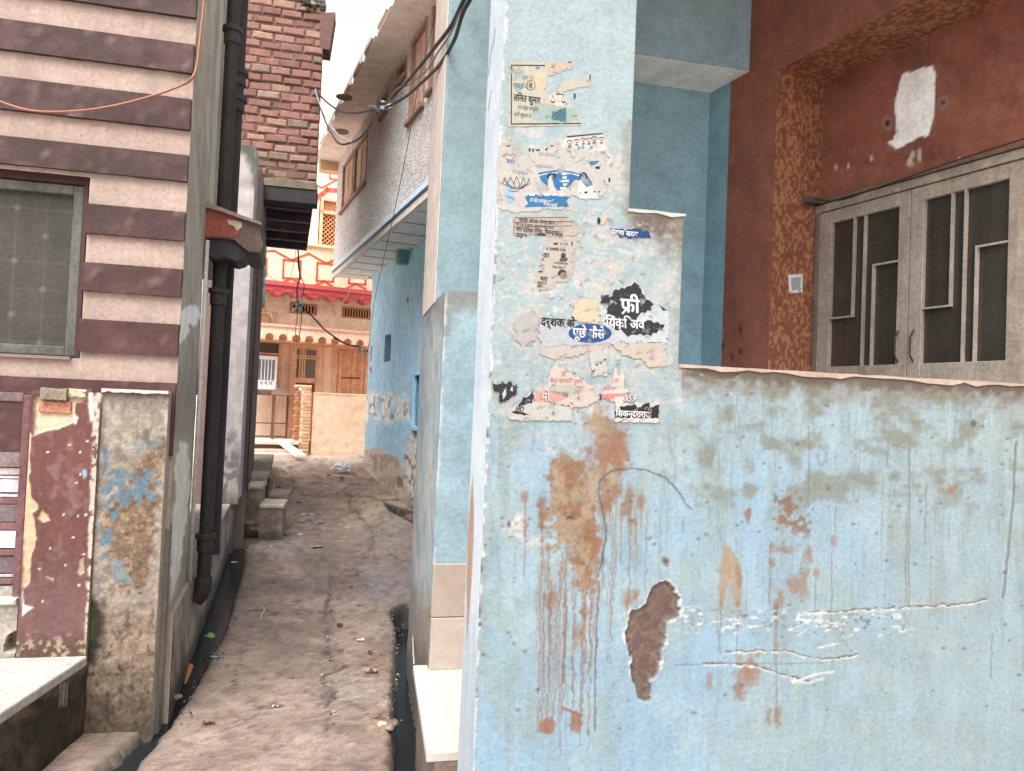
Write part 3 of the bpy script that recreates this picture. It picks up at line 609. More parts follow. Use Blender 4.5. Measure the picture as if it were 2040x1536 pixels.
mb = MB(); mb.box(FL, -2.6, -.2, -.3, wz0 - .01, -.5, -.008, GRY); mb.box(FL, wu1 + .01, -.2, wz0 - .009, HT, -.5, -.008, GRY); mb.box(FL, -.199, -.001, -.3, .92, -.07, -.01, GRY); mb.box(FL, -2.6, wu1 + .009, wz1 + .01, HT, -.5, -.008, GRY); mb.build('wall_core', M['plaster'], sh)
bands = [(36, -24), (147, 90), (260, 199), (363, 311), (480, 423), (592, 537), (710, 647), (781, 764)]
ur = FL.U(366, 300); rnd = random.Random(8)
for i, (yb, yt) in enumerate(bands):
    z0, z1 = FL.Z(364 - (yb > 400) * 14, yb), FL.Z(364 - (yb > 400) * 14, yt)
    if i == 7: z0 -= .3
    ua = wu1 + .004 if wz0 < (z0 + z1) / 2 < wz1 else -2.6
    if i == 7: ua = -2.6
    if i == 3: z0 = max(z0, wz1 + .012)
    def pb(c, U, Z): c.noise(60, 30, i, .45, .7, lin(112, 80, 78), .6); c.noise(12, 8, i + 9, .66, .8, lin(150, 124, 118), .5); c.noise(30, 4, i + 19, .55, .7, lin(70, 48, 48), .6); c.mix(sst(380, 700, c.y) * .35, lin(104, 52, 48)) 
    m = MB(); N_ = 40; us = np.linspace(ua, -.001, N_)
    bot = [(u, z0 + rnd.uniform(-.0016, .0016)) for u in us]; top = [(u, z1 + rnd.uniform(-.0016, .0016)) for u in us]
    sheet(m, FL, ua, -.001, z0, z1, .023, .03, MAR, pb, amp=.002)
    m.poly(FL, bot + top[::-1], -.004, .021, MAR)
    m.build('band', M['stripe'], sh)
# thin shadow-line moulding under each band is the relief itself; window
def win():
    nb = -.1; x1 = wu1; m = MB(); fr = lin(102, 100, 92); t = .045
    m.box(FL, x1 - .03, x1, wz0, wz1, nb, nb + .06, lin(86, 54, 54)); m.box(FL, -2.6, x1 - .03, wz1 - .03, wz1, nb, nb + .06, lin(80, 50, 50)); m.box(FL, -2.6, x1 - .03, wz0, wz0 + .014, nb, nb + .12, lin(150, 124, 118))
    wn_ = m.build('window', M['stripe'], sh)
    m = MB(); a, b, c_, d = -2.4, x1 - .034, wz0 + .018, wz1 - .034
    m.box(FL, b - t, b, c_, d, nb, nb + .045, fr, .004); m.box(FL, a, b - t, d - t, d, nb, nb + .045, fr, .004); m.box(FL, a, b - t, c_, c_ + t, nb, nb + .045, fr, .004); m.build('frame', M['metal'], wn_)
    def pp(c, U, Z):
        c.noise(60, 60, 3, .45, .7, lin(70, 66, 60), .7)
        gu = np.abs((U * 8) % 1 - .5); gz = np.abs((Z * 8) % 1 - .5); c.mix(np.maximum(sst(.465, .495, gu), sst(.465, .495, gz)) * .13, lin(140, 134, 124)); c.mix((1 - sst(.05, .16, np.hypot(.5 - gu, .5 - gz))) * ((np.floor(U * 8 + .5) + np.floor(Z * 8 + .5)) % 2) * .35, lin(150, 145, 136))
    m = MB(); sheet(m, FL, a, b - t + .004, c_ + t - .004, d - t + .004, nb + .015, .008, lin(78, 74, 68), pp); m.build('pane', M['stripe'], wn_)
win()
GAIN[0] = 1.6
# lane face of the striped house: grey cement with lighter trowelled strips
def side(c, U, Z):
    y = c.y; c.noise(16, 200, 3, .42, .66, lin(132, 126, 116), .8); c.noise(8, 120, 13, .5, .7, lin(170, 164, 152), .6); c.mix(sst(620, 800, y) * (1 - sst(840, 900, y)) * .5, lin(116, 104, 92))
    for pl in ([(352, 622), (368, 612), (392, 606), (396, 625), (388, 650), (378, 645), (366, 680), (350, 692), (344, 668)],): c.poly(pl, lin(236, 240, 236), 1.5, 12)
    c.poly([(356, 880), (372, 884), (380, 960), (374, 1010), (366, 1080), (350, 1180), (338, 1200), (344, 1020), (350, 940)], lin(206, 202, 194), 2, 16, .9)
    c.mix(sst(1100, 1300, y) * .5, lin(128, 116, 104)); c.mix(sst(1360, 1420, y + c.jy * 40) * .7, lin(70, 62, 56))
    c.blob(330, 1235, 4, 14, lin(120, 70, 40), .9)
uD = SL.U(399, 640); uE = 2.36
mb = MB(); sheet(mb, SL, .0, uD, -.3, HT, 0, .014, GRY, side, amp=.004); mb.build('lane_wall', M['plaster'], sh, smooth=True)
zdoor = SL.Z(402, 470)
mb = MB(); sheet(mb, SL, uD + .012, uE, zdoor, HT, -.012, .02, lin(164, 158, 146), side, amp=.003); mb.box(SL, uD - .3, uE, zdoor, HT, -.5, -.02, GRY)
mb.box(SL, uE - .03, uE + .02, zdoor, HT, -.2, -.004, lin(190, 188, 182)); mb.build('upper_lane_wall', M['plaster'], sh, smooth=False)
mb = MB(); mb.box(SL, uD - .05, uD, -.3, zdoor, -.5, -.004, lin(150, 140, 130)); mb.box(SL, uD, 3.4, -.3, zdoor, -.42, -.36, lin(14, 11, 10)); mb.box(SL, uD + .02, uD + .06, .42, zdoor, -.1, -.06, lin(196, 190, 180)); mb.build('door_recess', M['plaster'], sh)  # recess back coloured near black to carry the doorway's deep shade
# plinth
zp = SL.Z(400, 1103)
def pl(c, U, Z):
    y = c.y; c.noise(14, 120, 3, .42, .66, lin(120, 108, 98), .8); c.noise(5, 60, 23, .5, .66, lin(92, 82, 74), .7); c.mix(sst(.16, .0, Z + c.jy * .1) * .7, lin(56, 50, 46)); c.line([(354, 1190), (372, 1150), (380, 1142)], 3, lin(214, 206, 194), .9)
mb = MB(); sheet(mb, SL, .12, 4.0, -.3, zp, .03, .016, lin(150, 136, 122), pl, amp=.004); mb.box(SL, .12, 4.0, -.3, zp - .003, -.3, .026, lin(138, 126, 114)); mb.build('plinth', M['plaster'], sh)
GAIN[0] = .95
# ---- boundary pillar in front of the house
ND_ = .09
bp_ = thing('boundary_pillar', 'broad gate pillar, peeling maroon on its left half, mouldy cement on its right', 'pillar', FL.pt(-.4, 0))
uP0, uP1, uP2 = FL.U(52, 1000, ND_), FL.U(190, 1000, ND_), FL.U(324, 1000, ND_); zPt = FL.Z(250, 779, ND_); zPm = FL.Z(120, 779, ND_)
def cem(c, U, Z):
    y, x = c.y, c.x; c.c = np.tile(lin(152, 138, 124), (len(U), 1)); c.noise(36, 40, 3, .42, .62, lin(168, 154, 140), .8); c.noise(14, 16, 13, .5, .7, lin(120, 104, 90), .65)
    c.mix((1 - sst(6, 40, y - 783 + c.jy * 30)) * .6, lin(96, 84, 74))
    c.noise(10, 30, 17, .55, .75, lin(120, 112, 104), .6, (y < 960))
    brn = lin(112, 84, 60); m_ = (1 - sst(-4, 8, c.sdf([(262, 960), (318, 870), (330, 880), (326, 960), (310, 1060), (280, 1170), (240, 1180), (215, 1120), (208, 1040), (225, 1000)], 40))); c.mix(m_ * .85, brn); c.mix(m_ * sst(.5, .62, fb(x / 9, y / 9, 5)) * .7, lin(160, 132, 104)); c.mix(m_ * sst(.55, .7, fb(x / 7, y / 7, 15)) * .6, lin(80, 58, 42))
    bl = lin(82, 118, 140); m2 = 1 - sst(-4, 5, c.sdf([(205, 975), (225, 930), (270, 945), (300, 935), (318, 960), (310, 1000), (285, 1010), (262, 990), (240, 1010), (225, 1080), (207, 1130), (198, 1060)], 34)); c.mix(m2 * sst(.38, .52, fb(x / 12, y / 18, 25)) * .85, bl)
    c.poly([(206, 890), (216, 884), (215, 930), (205, 950)], bl, 2, 8, .8); c.blob(218, 900, 12, 3, lin(90, 110, 124), .5); c.blob(292, 885, 22, 14, lin(110, 130, 136), .6, .5, 1.4); c.poly([(222, 1110), (245, 1120), (262, 1160), (240, 1165), (222, 1150)], lin(120, 138, 142), 3, 16, .8)
    low = sst(1160, 1260, y + c.jy * 90); c.mix(low * .8, lin(120, 98, 78)); c.mix(low * sst(.42, .6, fb(x / 10, y / 12, 35)) * .8, lin(150, 130, 108)); c.mix(low * sst(.55, .72, fb(x / 8, y / 14, 45)) * .75, lin(70, 54, 42)); c.mix(sst(1320, 1440, y + c.jy * 60) * .75, lin(66, 54, 44))
    c.mix((1 - sst(0, 26, c.sdf([(172, 1210), (192, 1205), (198, 1240), (190, 1290), (178, 1310), (170, 1310)], 14))) * .95, lin(34, 32, 22)); c.mix((1 - sst(-4, 6, c.sdf([(172, 1215), (186, 1212), (186, 1260), (174, 1280)], 10))) * .5, lin(60, 80, 30))
    c.mix(sst(306, 322, x + c.jx * 30) * (y > 900) * sst(.4, .6, fb(x / 8, y / 20, 55)) * .5, lin(160, 146, 132))
    c.blob(292, 865, 9, 14, lin(96, 86, 78), .7); c.h = c.h + (fb(x / 30, y / 30, 3) - .5) * .016 * sst(900, 1100, y)
mb = MB(); sheet(mb, FL, uP1 + .002, uP2, -.35, zPt, ND_ - .01, .0062, GRY, cem, amp=.006); mb.build('cement_face', M['concrete'], bp_, smooth=True)
def mar(c, U, Z):
    x, y = c.x, c.y; c.c = np.tile(lin(104, 62, 58), (len(U), 1)); c.noise(40, 50, 3, .42, .65, lin(116, 66, 58), .8); c.noise(20, 24, 13, .55, .75, lin(130, 96, 94), .6); c.mix(sst(1080, 1200, y + c.jy * 60) * .6, lin(116, 84, 84))
    tan = lin(194, 168, 134); HOLE = [(68, 790), (130, 780), (160, 782), (172, 790), (160, 800), (150, 800), (148, 825), (150, 838), (130, 850), (90, 858), (64, 868), (66, 820)]
    hm = 1 - sst(-1.5, 1.5, c.sdf(HOLE, 6)); c.mix(hm, lin(206, 186, 156)); c.mix(hm * sst(838, 844, y + c.jy * 8) * .3, lin(186, 160, 130))
    em = 1 - sst(-1.5, 1.5, c.sdf([(48, 855), (62, 862), (58, 950), (62, 990), (74, 1005), (74, 1014), (64, 1022), (73, 1070), (62, 1110), (58, 1160), (50, 1170), (44, 1170)], 6)); c.mix(em, tan); ex = 1 - sst(-1.5, 1.5, c.sdf([(74, 1032), (84, 1016), (94, 1026), (100, 1038), (84, 1040)], 4)); c.mix(ex, tan)
    x3 = 1 - sst(-1.5, 1.5, c.sdf([(158, 1115), (166, 1110), (168, 1140), (160, 1146), (153, 1140)], 4)); c.mix(x3, lin(170, 150, 128)); x4 = 1 - sst(-1.5, 1.5, c.sdf([(90, 1150), (108, 1152), (106, 1158)], 4)); c.mix(x4, tan)
    c.poly([(44, 1172), (48, 1205), (66, 1210), (44, 1228)], lin(216, 200, 196), 2, 4)
    c.h = c.h - np.maximum.reduce([hm * .022, em * .008, ex * .007, x3 * .006, x4 * .005])
    c.line([(180, 785), (184, 835)], 5, lin(214, 208, 200), .9, 4); c.blob(150, 835, 5, 9, lin(214, 208, 196), .9, .3); c.blob(168, 944, 4, 9, lin(130, 170, 196), .95)
    for cx, cy in ((138, 886), (160, 945), (174, 879), (95, 900), (100, 1093), (126, 1025), (145, 1070), (130, 1126), (78, 1133), (85, 1198), (152, 962), (160, 900), (158, 1166), (155, 1028), (172, 1025), (166, 1105), (180, 1015)): c.blob(cx, cy, 2.4, 2, lin(226, 216, 210), .9)
    for cx, cy in ((110, 940), (145, 965), (105, 985), (150, 1000)): c.blob(cx, cy, 9, 14, lin(146, 116, 112), .35, .5, 1.4)
    c.mix((1 - sst(0, 5, 189 - (y - 790) * .035 - x + c.jx * 8)) * sst(.36, .5, fb(y / 9, x / 9, 5)) * .95, lin(200, 182, 164))
    c.mix(sst(1245, 1300, y + c.jy * 50) * .75, lin(84, 68, 50)); c.mix(sst(1250, 1290, y) * sst(.52, .62, fb(x / 9, y / 8, 65)) * .8, lin(186, 160, 130))
mb = MB(); sheet(mb, FL, uP0, uP1, .3, zPm, ND_ + .012, .0058, MAR, mar, amp=.003); mb.build('painted_face', M['stripe'], bp_, smooth=True)
mb = MB(); mb.box(FL, uP0 + .002, uP1 - .001, -.3, zPm - .004, 0, ND_ - .016, lin(170, 150, 130)); mb.box(FL, uP1 + .003, uP2 - .09, -.3, zPt - .003, 0, ND_ - .04, GRY); mb.build('pillar_core', M['concrete'], bp_)
mb = MB(); mb.box(FL, uP2 - .08, uP2 - .0005, -.3, zPt, -.0, ND_ - .034, lin(180, 170, 156)); mb.build('pillar_return', M['plaster'], bp_)
rnd = random.Random(2)
m = MB(); us = [uP1 + (uP2 - uP1) * k / 24 for k in range(25)]; zt = FL.Z(250, 778, ND_)
m.poly(FL, [(u, zt - .006 - rnd.random() * .006) for u in us] + [(u, zt + .006) for u in us[::-1]], 0, ND_ + .005, lin(196, 190, 182)); m.build('cap_ledge', M['plaster'], bp_)
m = MB(); q = lambda x_, y_: FL.at(x_, y_, ND_)
def rock(F, x0, y0, x1, y1, n0, n1, col, nm):
    a, b = F.at(x0, y1, n1), F.at(x1, y0, n1); g = MB()
    for i in range(7):
        pass
    us = np.linspace(a[0], b[0], 9); zt = [b[1] + rnd.uniform(-.005, .002) for _ in us]; zb_ = [a[1] + rnd.uniform(-.003, .004) for _ in us]
    g.poly(F, [(u, z) for u, z in zip(us, zb_)] + [(u, z) for u, z in zip(us[::-1], zt[::-1])], n0, n1, col); return g.build(nm, M['brick'], bp_, bevel=.004)
rock(FL, 78, 774, 133, 797, 0, ND_ + .03, lin(150, 134, 116), 'loose_brick'); rock(FL, 135, 776, 172, 792, 0, ND_ + .012, lin(196, 178, 152), 'mortar_lump')
rock(FL, 76, 800, 142, 822, 0, ND_ + .004, lin(196, 128, 104), 'exposed_brick')
# ---- slatted gate at the far left
gt = thing('slatted_gate', 'maroon metal gate with pale pink slats between the house and the broken pillar', 'gate', FL.pt(-1.1, .36))
ug1 = FL.U(52, 1000, .02); g_n = .03; mr = lin(118, 76, 78)
m = MB(); m.box(FL, ug1 - .032, ug1, .42, FL.Z(30, 786, g_n), 0, g_n, mr, .003); m.box(FL, -2.6, ug1 - .032, FL.Z(30, 800, g_n), FL.Z(30, 782, g_n), 0.0, g_n, lin(120, 96, 100), .003)
m.box(FL, -2.6, ug1 - .032, .40, .43, 0, g_n - .003, mr); m.build('gate_frame', M['metal'], gt)
for (ya, yb_, cc) in ((806, 838, lin(200, 176, 170)), (841, 850, lin(110, 70, 74)), (853, 868, lin(222, 204, 208)), (869, 882, lin(96, 62, 66)), (885, 897, lin(120, 84, 88)), (899, 930, lin(126, 106, 108)), (932, 946, lin(190, 168, 166)), (949, 953, lin(222, 206, 208)), (955, 980, lin(220, 204, 208)), (984, 990, lin(222, 212, 218)), (992, 1004, lin(118, 78, 80)), (1006, 1040, lin(110, 92, 96)), (1042, 1056, lin(124, 84, 86)), (1058, 1092, lin(220, 204, 208)), (1095, 1106, lin(116, 78, 80)), (1108, 1142, lin(112, 92, 98)), (1144, 1150, lin(190, 172, 172)), (1152, 1164, lin(120, 86, 88)), (1168, 1196, lin(160, 156, 146))):
    m = MB(); m.box(FL, -2.6, ug1 - .034, FL.Z(20, yb_, .012), FL.Z(20, ya, .012), .004, .012 + (.01 if ya % 2 else 0), cc, .002); m.build('slat', M['metal'], gt)
m = MB(); m.box(FL, -2.6, ug1 - .01, .3, 1.55, -.02, -.012, lin(90, 64, 66)); m.build('gate_backing', M['metal'], gt)
# ---- sill block with the waste-water hole
m = MB(); zs0, zs1 = .30, FL.Z(30, 1205, .05)
sb = thing('gate_sill', 'cement sill with a dark rough drain hole under the slatted gate', 'sill', FL.pt(-1.2, .3))
def pl2(c, U, Z):
    c.noise(30, 30, 3, .45, .65, lin(130, 124, 110), .7); h = 1 - sst(-2, 2, c.sdf([(8, 1290), (16, 1268), (30, 1258), (52, 1262), (58, 1275), (58, 1297), (10, 1298)], 4)); c.mix(h, lin(12, 10, 9)); c.h = c.h - h * .09; c.mix((1 - sst(0, 10, np.abs(c.sdf([(8, 1290), (16, 1268), (30, 1258), (52, 1262), (58, 1275), (58, 1297), (10, 1298)], 4)))) * .6, lin(196, 182, 160))
sheet(m, FL, -2.6, ug1 + .005, .3, zs1, .055, .006, lin(168, 160, 146), pl2, amp=.004); m.box(FL, -2.6, ug1, zs1, zs1 + .03, -.02, .07, lin(206, 196, 180), .008); m.build('sill_face', M['concrete'], sb)
# ---- platform
zf = .355; a = atz(175, 1306, zf); b = atz(0, 1421, zf); dd = (b - a) / np.linalg.norm(b - a); b = a + dd * 2.4
pf = thing('cement_platform', 'pale cement platform with a damp blackened side at the bottom left corner', 'platform', (a + b) / 2 * np.array([1, 1, 0]))
back = FL.pt(-2.6, 0, .09); a_ = FL.pt(FL.U(175, 1306, .09), 0, .085)
m = MB(); m.abox(a, b, b + np.array([-1.6, -.3, 0]), back, zf - .045, zf, lin(184, 181, 173)); m.build('platform_top', M['concrete'], pf, bevel=.008)
PFr = Fr(a, math.degrees(math.atan2(-dd[1], -dd[0])))
PS = Fr(b, math.degrees(math.atan2(-dd[1], -dd[0])))
def pls(c, U, Z):
    x, y = c.x, c.y; c.c = np.tile(lin(60, 52, 44), (len(U), 1)); c.noise(30, 40, 3, .42, .66, lin(88, 74, 60), .8); c.noise(9, 12, 33, .55, .7, lin(40, 34, 28), .7); c.mix(sst(zf - .09, zf - .05, Z + c.jy * .1) * .6, lin(124, 110, 96)); c.blob(40, 1420, 30, 14, lin(120, 96, 80), .6, .5)
    for xx in (122, 128, 134): c.line([(xx, 1362), (xx - 2, 1405)], 1.8, lin(176, 166, 150), .7, 3)
m = MB(); sheet(m, PS, 0, 2.42, -.3, zf - .03, -.006, .01, GRY, pls, amp=.006); m.build('platform_side', M['concrete'], pf)
m = MB(); m.abox(a, b, b + np.array([-1.6, -.3, 0]), back, -.3, zf - .046, lin(70, 60, 50)); 
# ---- orange cable
oc = MB(); NC = .07; cps = [FL.pt(*FL.at(-120, 150, NC), NC), FL.pt(*FL.at(-10, 198, NC), NC), FL.pt(*FL.at(60, 220, NC), NC), FL.pt(*FL.at(140, 222, NC), NC), FL.pt(*FL.at(220, 212, NC), NC), FL.pt(*FL.at(300, 192, NC), NC), FL.pt(*FL.at(362, 170, NC), NC), P(380, 158, 3.36), P(391, 135, 3.38), P(398, 80, 3.4), P(405, 15, 3.42), P(412, -60, 3.44)]
tag(oc.build('cable', M['rubber'], None) if False else MB().tube(spline(cps, 8), .0055, lin(166, 100, 72), 8).build('cable', M['rubber'], smooth=True), 'orange cable sagging across the striped house wall', 'cable')
GAIN[0] = 1.2
# ---- black drain pipes
def pipe(label, u, r, n, ytop, zbot, ycol, ext):
    o = SL.pt(u, 0, n); t = thing('drain_pipe', label, 'pipe', (o[0], o[1], zbot), 'black drainpipes on the lane wall')
    m = MB(); m.tube([SL.pt(u, zbot, n), SL.pt(u, 6.4, n)], r, lin(46, 41, 40), 16, False); m.build('pipe_run', M['metal'], t, smooth=True)
    for yy in ycol:
        z = SL.Z(470 - (yy > 500) * 40, yy, n) if yy < 700 else SL.Z(420, yy, n)
        m = MB(); m.tube([SL.pt(u, z - .09, n), SL.pt(u, z - .085, n), SL.pt(u, z - .02, n), SL.pt(u, z - .015, n), SL.pt(u, z + .012, n), SL.pt(u, z + .016, n)], [r * 1.06, r * 1.22, r * 1.22, r * 1.5, r * 1.5, r * 1.02], lin(56, 50, 50), 16, True); m.build('collar', M['metal'], t, smooth=False)
    if ext:
        m = MB(); m.tube(spline([SL.pt(u, zbot + .03, n), SL.pt(u, zbot - .02, n), SL.pt(u, zbot - .06, n - .01), SL.pt(u, zbot - .1, n - .04)], 5), r * 1.25, lin(48, 38, 34), 14); m.build('elbow', M['metal'], t, smooth=True)
    return t
uu1 = SL.U(441, 800, .1); uu2 = SL.U(455, 800, .1)
pipe('nearer black drainpipe with a bell collar, running down in front of the doorway', uu1 - .35, .039, .08, 0, .42, (105, 570, 1050), True)
pipe('farther black drainpipe partly hidden behind the nearer one', uu1 + .1, .05, .08, 0, .5, (135, 205), False)
m = MB(); wu = uu1 - .52; m.tube([SL.pt(wu, .42, .02), SL.pt(wu, zdoor, .02)], .012, lin(190, 184, 176), 8); tag(m.build('conduit', M['plastic'], smooth=True), 'thin pale vertical conduit beside the nearer black drainpipe', 'pipe')
# ---- broken concrete awning over the doorway
ua = uD - .02; AF = Fr(SL.pt(ua, 0, 0), 17); 
aw = thing('concrete_awning', 'broken concrete door awning with flaking red paint, jutting over the lane beside the pipes', 'awning', SL.pt(ua + .3, 0, 0) + np.array([0, 0, 2.6]))
def aft(pts): return [AF.at(x_, y_) for x_, y_ in pts]
m = MB(); m.poly(AF, aft([(398, 404), (402, 400), (440, 415), (480, 430), (521, 445), (521, 450), (480, 437), (440, 423), (400, 412)]), -.62, .03, lin(150, 130, 118)); m.build('awning_slab', M['concrete'], aw)
m = MB(); m.poly(AF, aft([(400, 412), (440, 423), (480, 437), (518, 449), (520, 470), (525, 490), (518, 503), (494, 500), (478, 488), (468, 478), (440, 474), (400, 474)]), -.6, .0, lin(104, 90, 80)); m.build('awning_side', M['concrete'], aw)
m = MB(); m.poly(AF, [AF.at(x_, y_, .003) for x_, y_ in ((400, 412), (420, 418), (440, 424), (478, 437), (482, 450), (476, 468), (460, 474), (440, 470), (420, 472), (400, 476))], -.001, .004, lin(150, 82, 68)); m.build('red_paint', M['brick'], aw)
m = MB(); m.poly(AF, [AF.at(x_, y_, .006) for x_, y_ in ((453, 438), (470, 440), (481, 443), (482, 452), (472, 460), (466, 450), (455, 446))], -.001, .007, lin(196, 180, 160)); m.build('bare_plaster', M['concrete'], aw)
m = MB(); m.poly(AF, aft([(404, 474), (440, 470), (470, 478), (496, 490), (494, 505), (486, 516), (470, 521), (458, 517), (446, 512), (430, 516), (414, 510)]), -.3, -.02, lin(52, 48, 50)); m.build('curved_bracket', M['metal'], aw, bevel=.01)
GAIN[0] = 1.25
# ---- pale wall end with moss
PW = Fr(P(488, 790, 7.45), 12); pw = thing('wall_end', 'pale grey narrow wall end with green moss on its rounded top, behind the pipes', 'wall', PW.pt(-.15, 0))
zt = PW.Z(500, 290); zb_ = PW.Z(460, 1005)
def pwp(c, U, Z):
    x, y = c.x, c.y; c.c = np.tile(lin(178, 168, 166), (len(U), 1)); c.noise(14, 60, 3, .45, .65, lin(160, 150, 148), .7)
    g = c.sdf([(470, 275), (512, 275), (512, 380), (504, 370), (500, 330), (490, 310), (476, 300)], 10); c.mix((1 - sst(-6, 10, g)) * .85, lin(44, 66, 40))
    c.mix(sst(770, 960, y + c.jy * 160) * sst(.40, .55, fb(x / 12, y / 24, 5)) * .8, lin(96, 86, 84)); c.mix(sst(900, 940, y) * (1 - sst(970, 990, y)) * sst(.5, .6, fb(x / 9, y / 12, 8)) * .7, lin(190, 176, 168)); c.mix(sst(960, 1000, y) * .7, lin(110, 92, 84))
m = MB(); r_ = .05; sheet(m, PW, -.36, -.012, zb_, zt, .0, .016, GRY, pwp, lambda u, z: (z < zt - r_) | (u < -.012 - r_) | (np.hypot(u + .012 + r_, z - zt + r_) < r_ + .006), amp=.004)
out = [(-.36, zb_ + .03), (-.3, zb_)] + [(-.06, zb_), (-.012, zb_ + .06)] + [(-.012, zt - r_), (-.018, zt - .02), (-.04, zt - .004), (-.36, zt)]
m.poly(PW, out, -.22, -.004, lin(170, 160, 158)); m.build('wall_face', M['plaster'], pw)
m = MB(); m.box(PW, -.36, -.06, -.2, zb_ + .02, -.2, -.03, lin(104, 90, 82)); m.build('wall_foot', M['concrete'], pw)
GAIN[0] = 1.7
# ================================================================== LEFT, FURTHER BACK
S2 = Fr(P(497, 790, 7.5), 107)
nh = thing('dark_house', 'shadowed house with a dark doorway behind the pale wall end', 'house', S2.pt(1, 0))
uT = S2.U(511, 700) ; uT = min(max(uT, 1.2), 4)
uT = 2.2
m = MB(); m.box(S2, .25, uT, -.2, 3.95, -.5, -.0, lin(112, 92, 86)); m.build('wall', M['plaster'], nh)
m = MB(); m.box(S2, .2, 1.5, .55, 3.0, .002, .02, lin(66, 48, 44)); m.build('door', M['wood'], nh)
GAIN[0] = 1.1
# brick storey overhanging the lane
BF = Fr(P(632, 380, 8.5), 12); zbk = BF.Z(560, 372) 
bh = thing('brick_house', 'bare red brick upper storey jutting over the lane on dark stone slabs', 'house', BF.pt(-.6, 0))
u0 = -1.7
def gap(c, U, Z): c.noise(20, 10, 3, .4, .6, lin(90, 70, 60), .8)
m = MB(); sheet(m, BF, u0, -.03, zbk + .02, 7.2, -.024, .03, lin(116, 92, 80), gap, amp=.008); m.box(BF, u0, -.03, zbk, 7.2, -.3, -.03, lin(150, 128, 112)); m.build('mortar', M['brick'], bh)
rnd = random.Random(12); m = MB(); bh_ = .098; bl_ = .235
zc0 = zbk + .02; row = 0; z = zc0
while z < 7.15:
    u = -.012; 
    if row % 2: u = -.012
    first = True
    while u > u0:
        L_ = (bl_ * (.5 if (row % 2 and first) else 1)) * rnd.uniform(.9, 1.08); first = False
        jn = rnd.uniform(-.018, .004); g = rnd.uniform(.008, .02); base = lin(150, 106, 95) if rnd.random() < .7 else lin(168, 128, 112)
        if row < 3: base = base * .3 + lin(142, 112, 92) * .7; jn -= .006
        if rnd.random() < .12: base = lin(150, 124, 108)
        t = rnd.uniform(.7, 1.05); dz_ = rnd.uniform(-.006, .006); h_ = bh_ - g + rnd.uniform(-.012, .004); tilt = rnd.uniform(-.008, .008)
        a, b = u - L_ + g, u - rnd.uniform(0, .005); q = BF.pt; ch = .012; n1 = jn; n0 = -.05
        o = [q(a, z + dz_, n0), q(b, z + dz_ + tilt, n0), q(b, z + h_ + dz_ + tilt, n0), q(a, z + h_ + dz_, n0), q(a, z + dz_, n1 - ch), q(b, z + dz_ + tilt, n1 - ch), q(b, z + h_ + dz_ + tilt, n1 - ch), q(a, z + h_ + dz_, n1 - ch),
             q(a + ch * 1.4, z + ch + dz_, n1), q(b - ch * 1.4, z + ch + dz_ + tilt, n1), q(b - ch, z + h_ - ch + dz_ + tilt, n1), q(a + ch, z + h_ - ch + dz_, n1)]
        fs = [(3, 2, 1, 0), (8, 9, 10, 11)]
        for i in range(4): j = (i + 1) % 4; fs += [(i, j, 4 + j, 4 + i), (4 + i, 4 + j, 8 + j, 8 + i)]
        m.add(o, fs, np.clip(base * t, 0, .8)); u -= L_
    z += bh_; row += 1
m.build('brick_wall', M['brick'], bh)
m = MB(); m.poly(BF, [(u0, zbk - .0), (-.01, zbk - .0)] + [(-.01 - k * .1, zbk + .05 + rnd.random() * .05) for k in range(17)], -.25, .012, lin(120, 108, 90)); m.build('mortar_skirt', M['concrete'], bh)
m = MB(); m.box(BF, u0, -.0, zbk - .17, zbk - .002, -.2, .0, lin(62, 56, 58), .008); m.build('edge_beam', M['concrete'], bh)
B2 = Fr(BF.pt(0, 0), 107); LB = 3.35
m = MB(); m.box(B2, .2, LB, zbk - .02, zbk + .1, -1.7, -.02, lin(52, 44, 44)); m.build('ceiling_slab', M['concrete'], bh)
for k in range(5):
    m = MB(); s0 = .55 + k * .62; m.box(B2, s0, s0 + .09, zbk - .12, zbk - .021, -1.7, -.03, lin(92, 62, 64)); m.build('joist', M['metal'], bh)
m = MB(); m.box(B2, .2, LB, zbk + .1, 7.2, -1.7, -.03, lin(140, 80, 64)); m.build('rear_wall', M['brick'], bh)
m = MB(); q = [BF.at(x_, y_, .05) for x_, y_ in ((640, 22), (668, 20), (656, 95), (640, 92))]; m.poly(BF, [(q[0][0] - .02, q[0][1])] + q[1:3] + [(q[3][0] - .02, q[3][1])], -.3, .0, lin(110, 80, 76)); m.build('slate_panel', M['stone' if 'stone' in M else 'concrete'], bh)
m = MB()
for i in range(22):
    x_, y_ = rnd.uniform(600, 645), rnd.uniform(-8, 22); u, z = BF.at(x_, y_, .0); s_ = rnd.uniform(.02, .05); m.box(BF, u - s_, u + s_, z - s_ * .6, z + s_ * .6, -.02, rnd.uniform(.01, .05), lin(*(rnd.choice([(90, 80, 74), (150, 130, 116), (60, 54, 50)]))), .008)
m.build('rubble', M['concrete'], bh)
GAIN[0] = 2.0
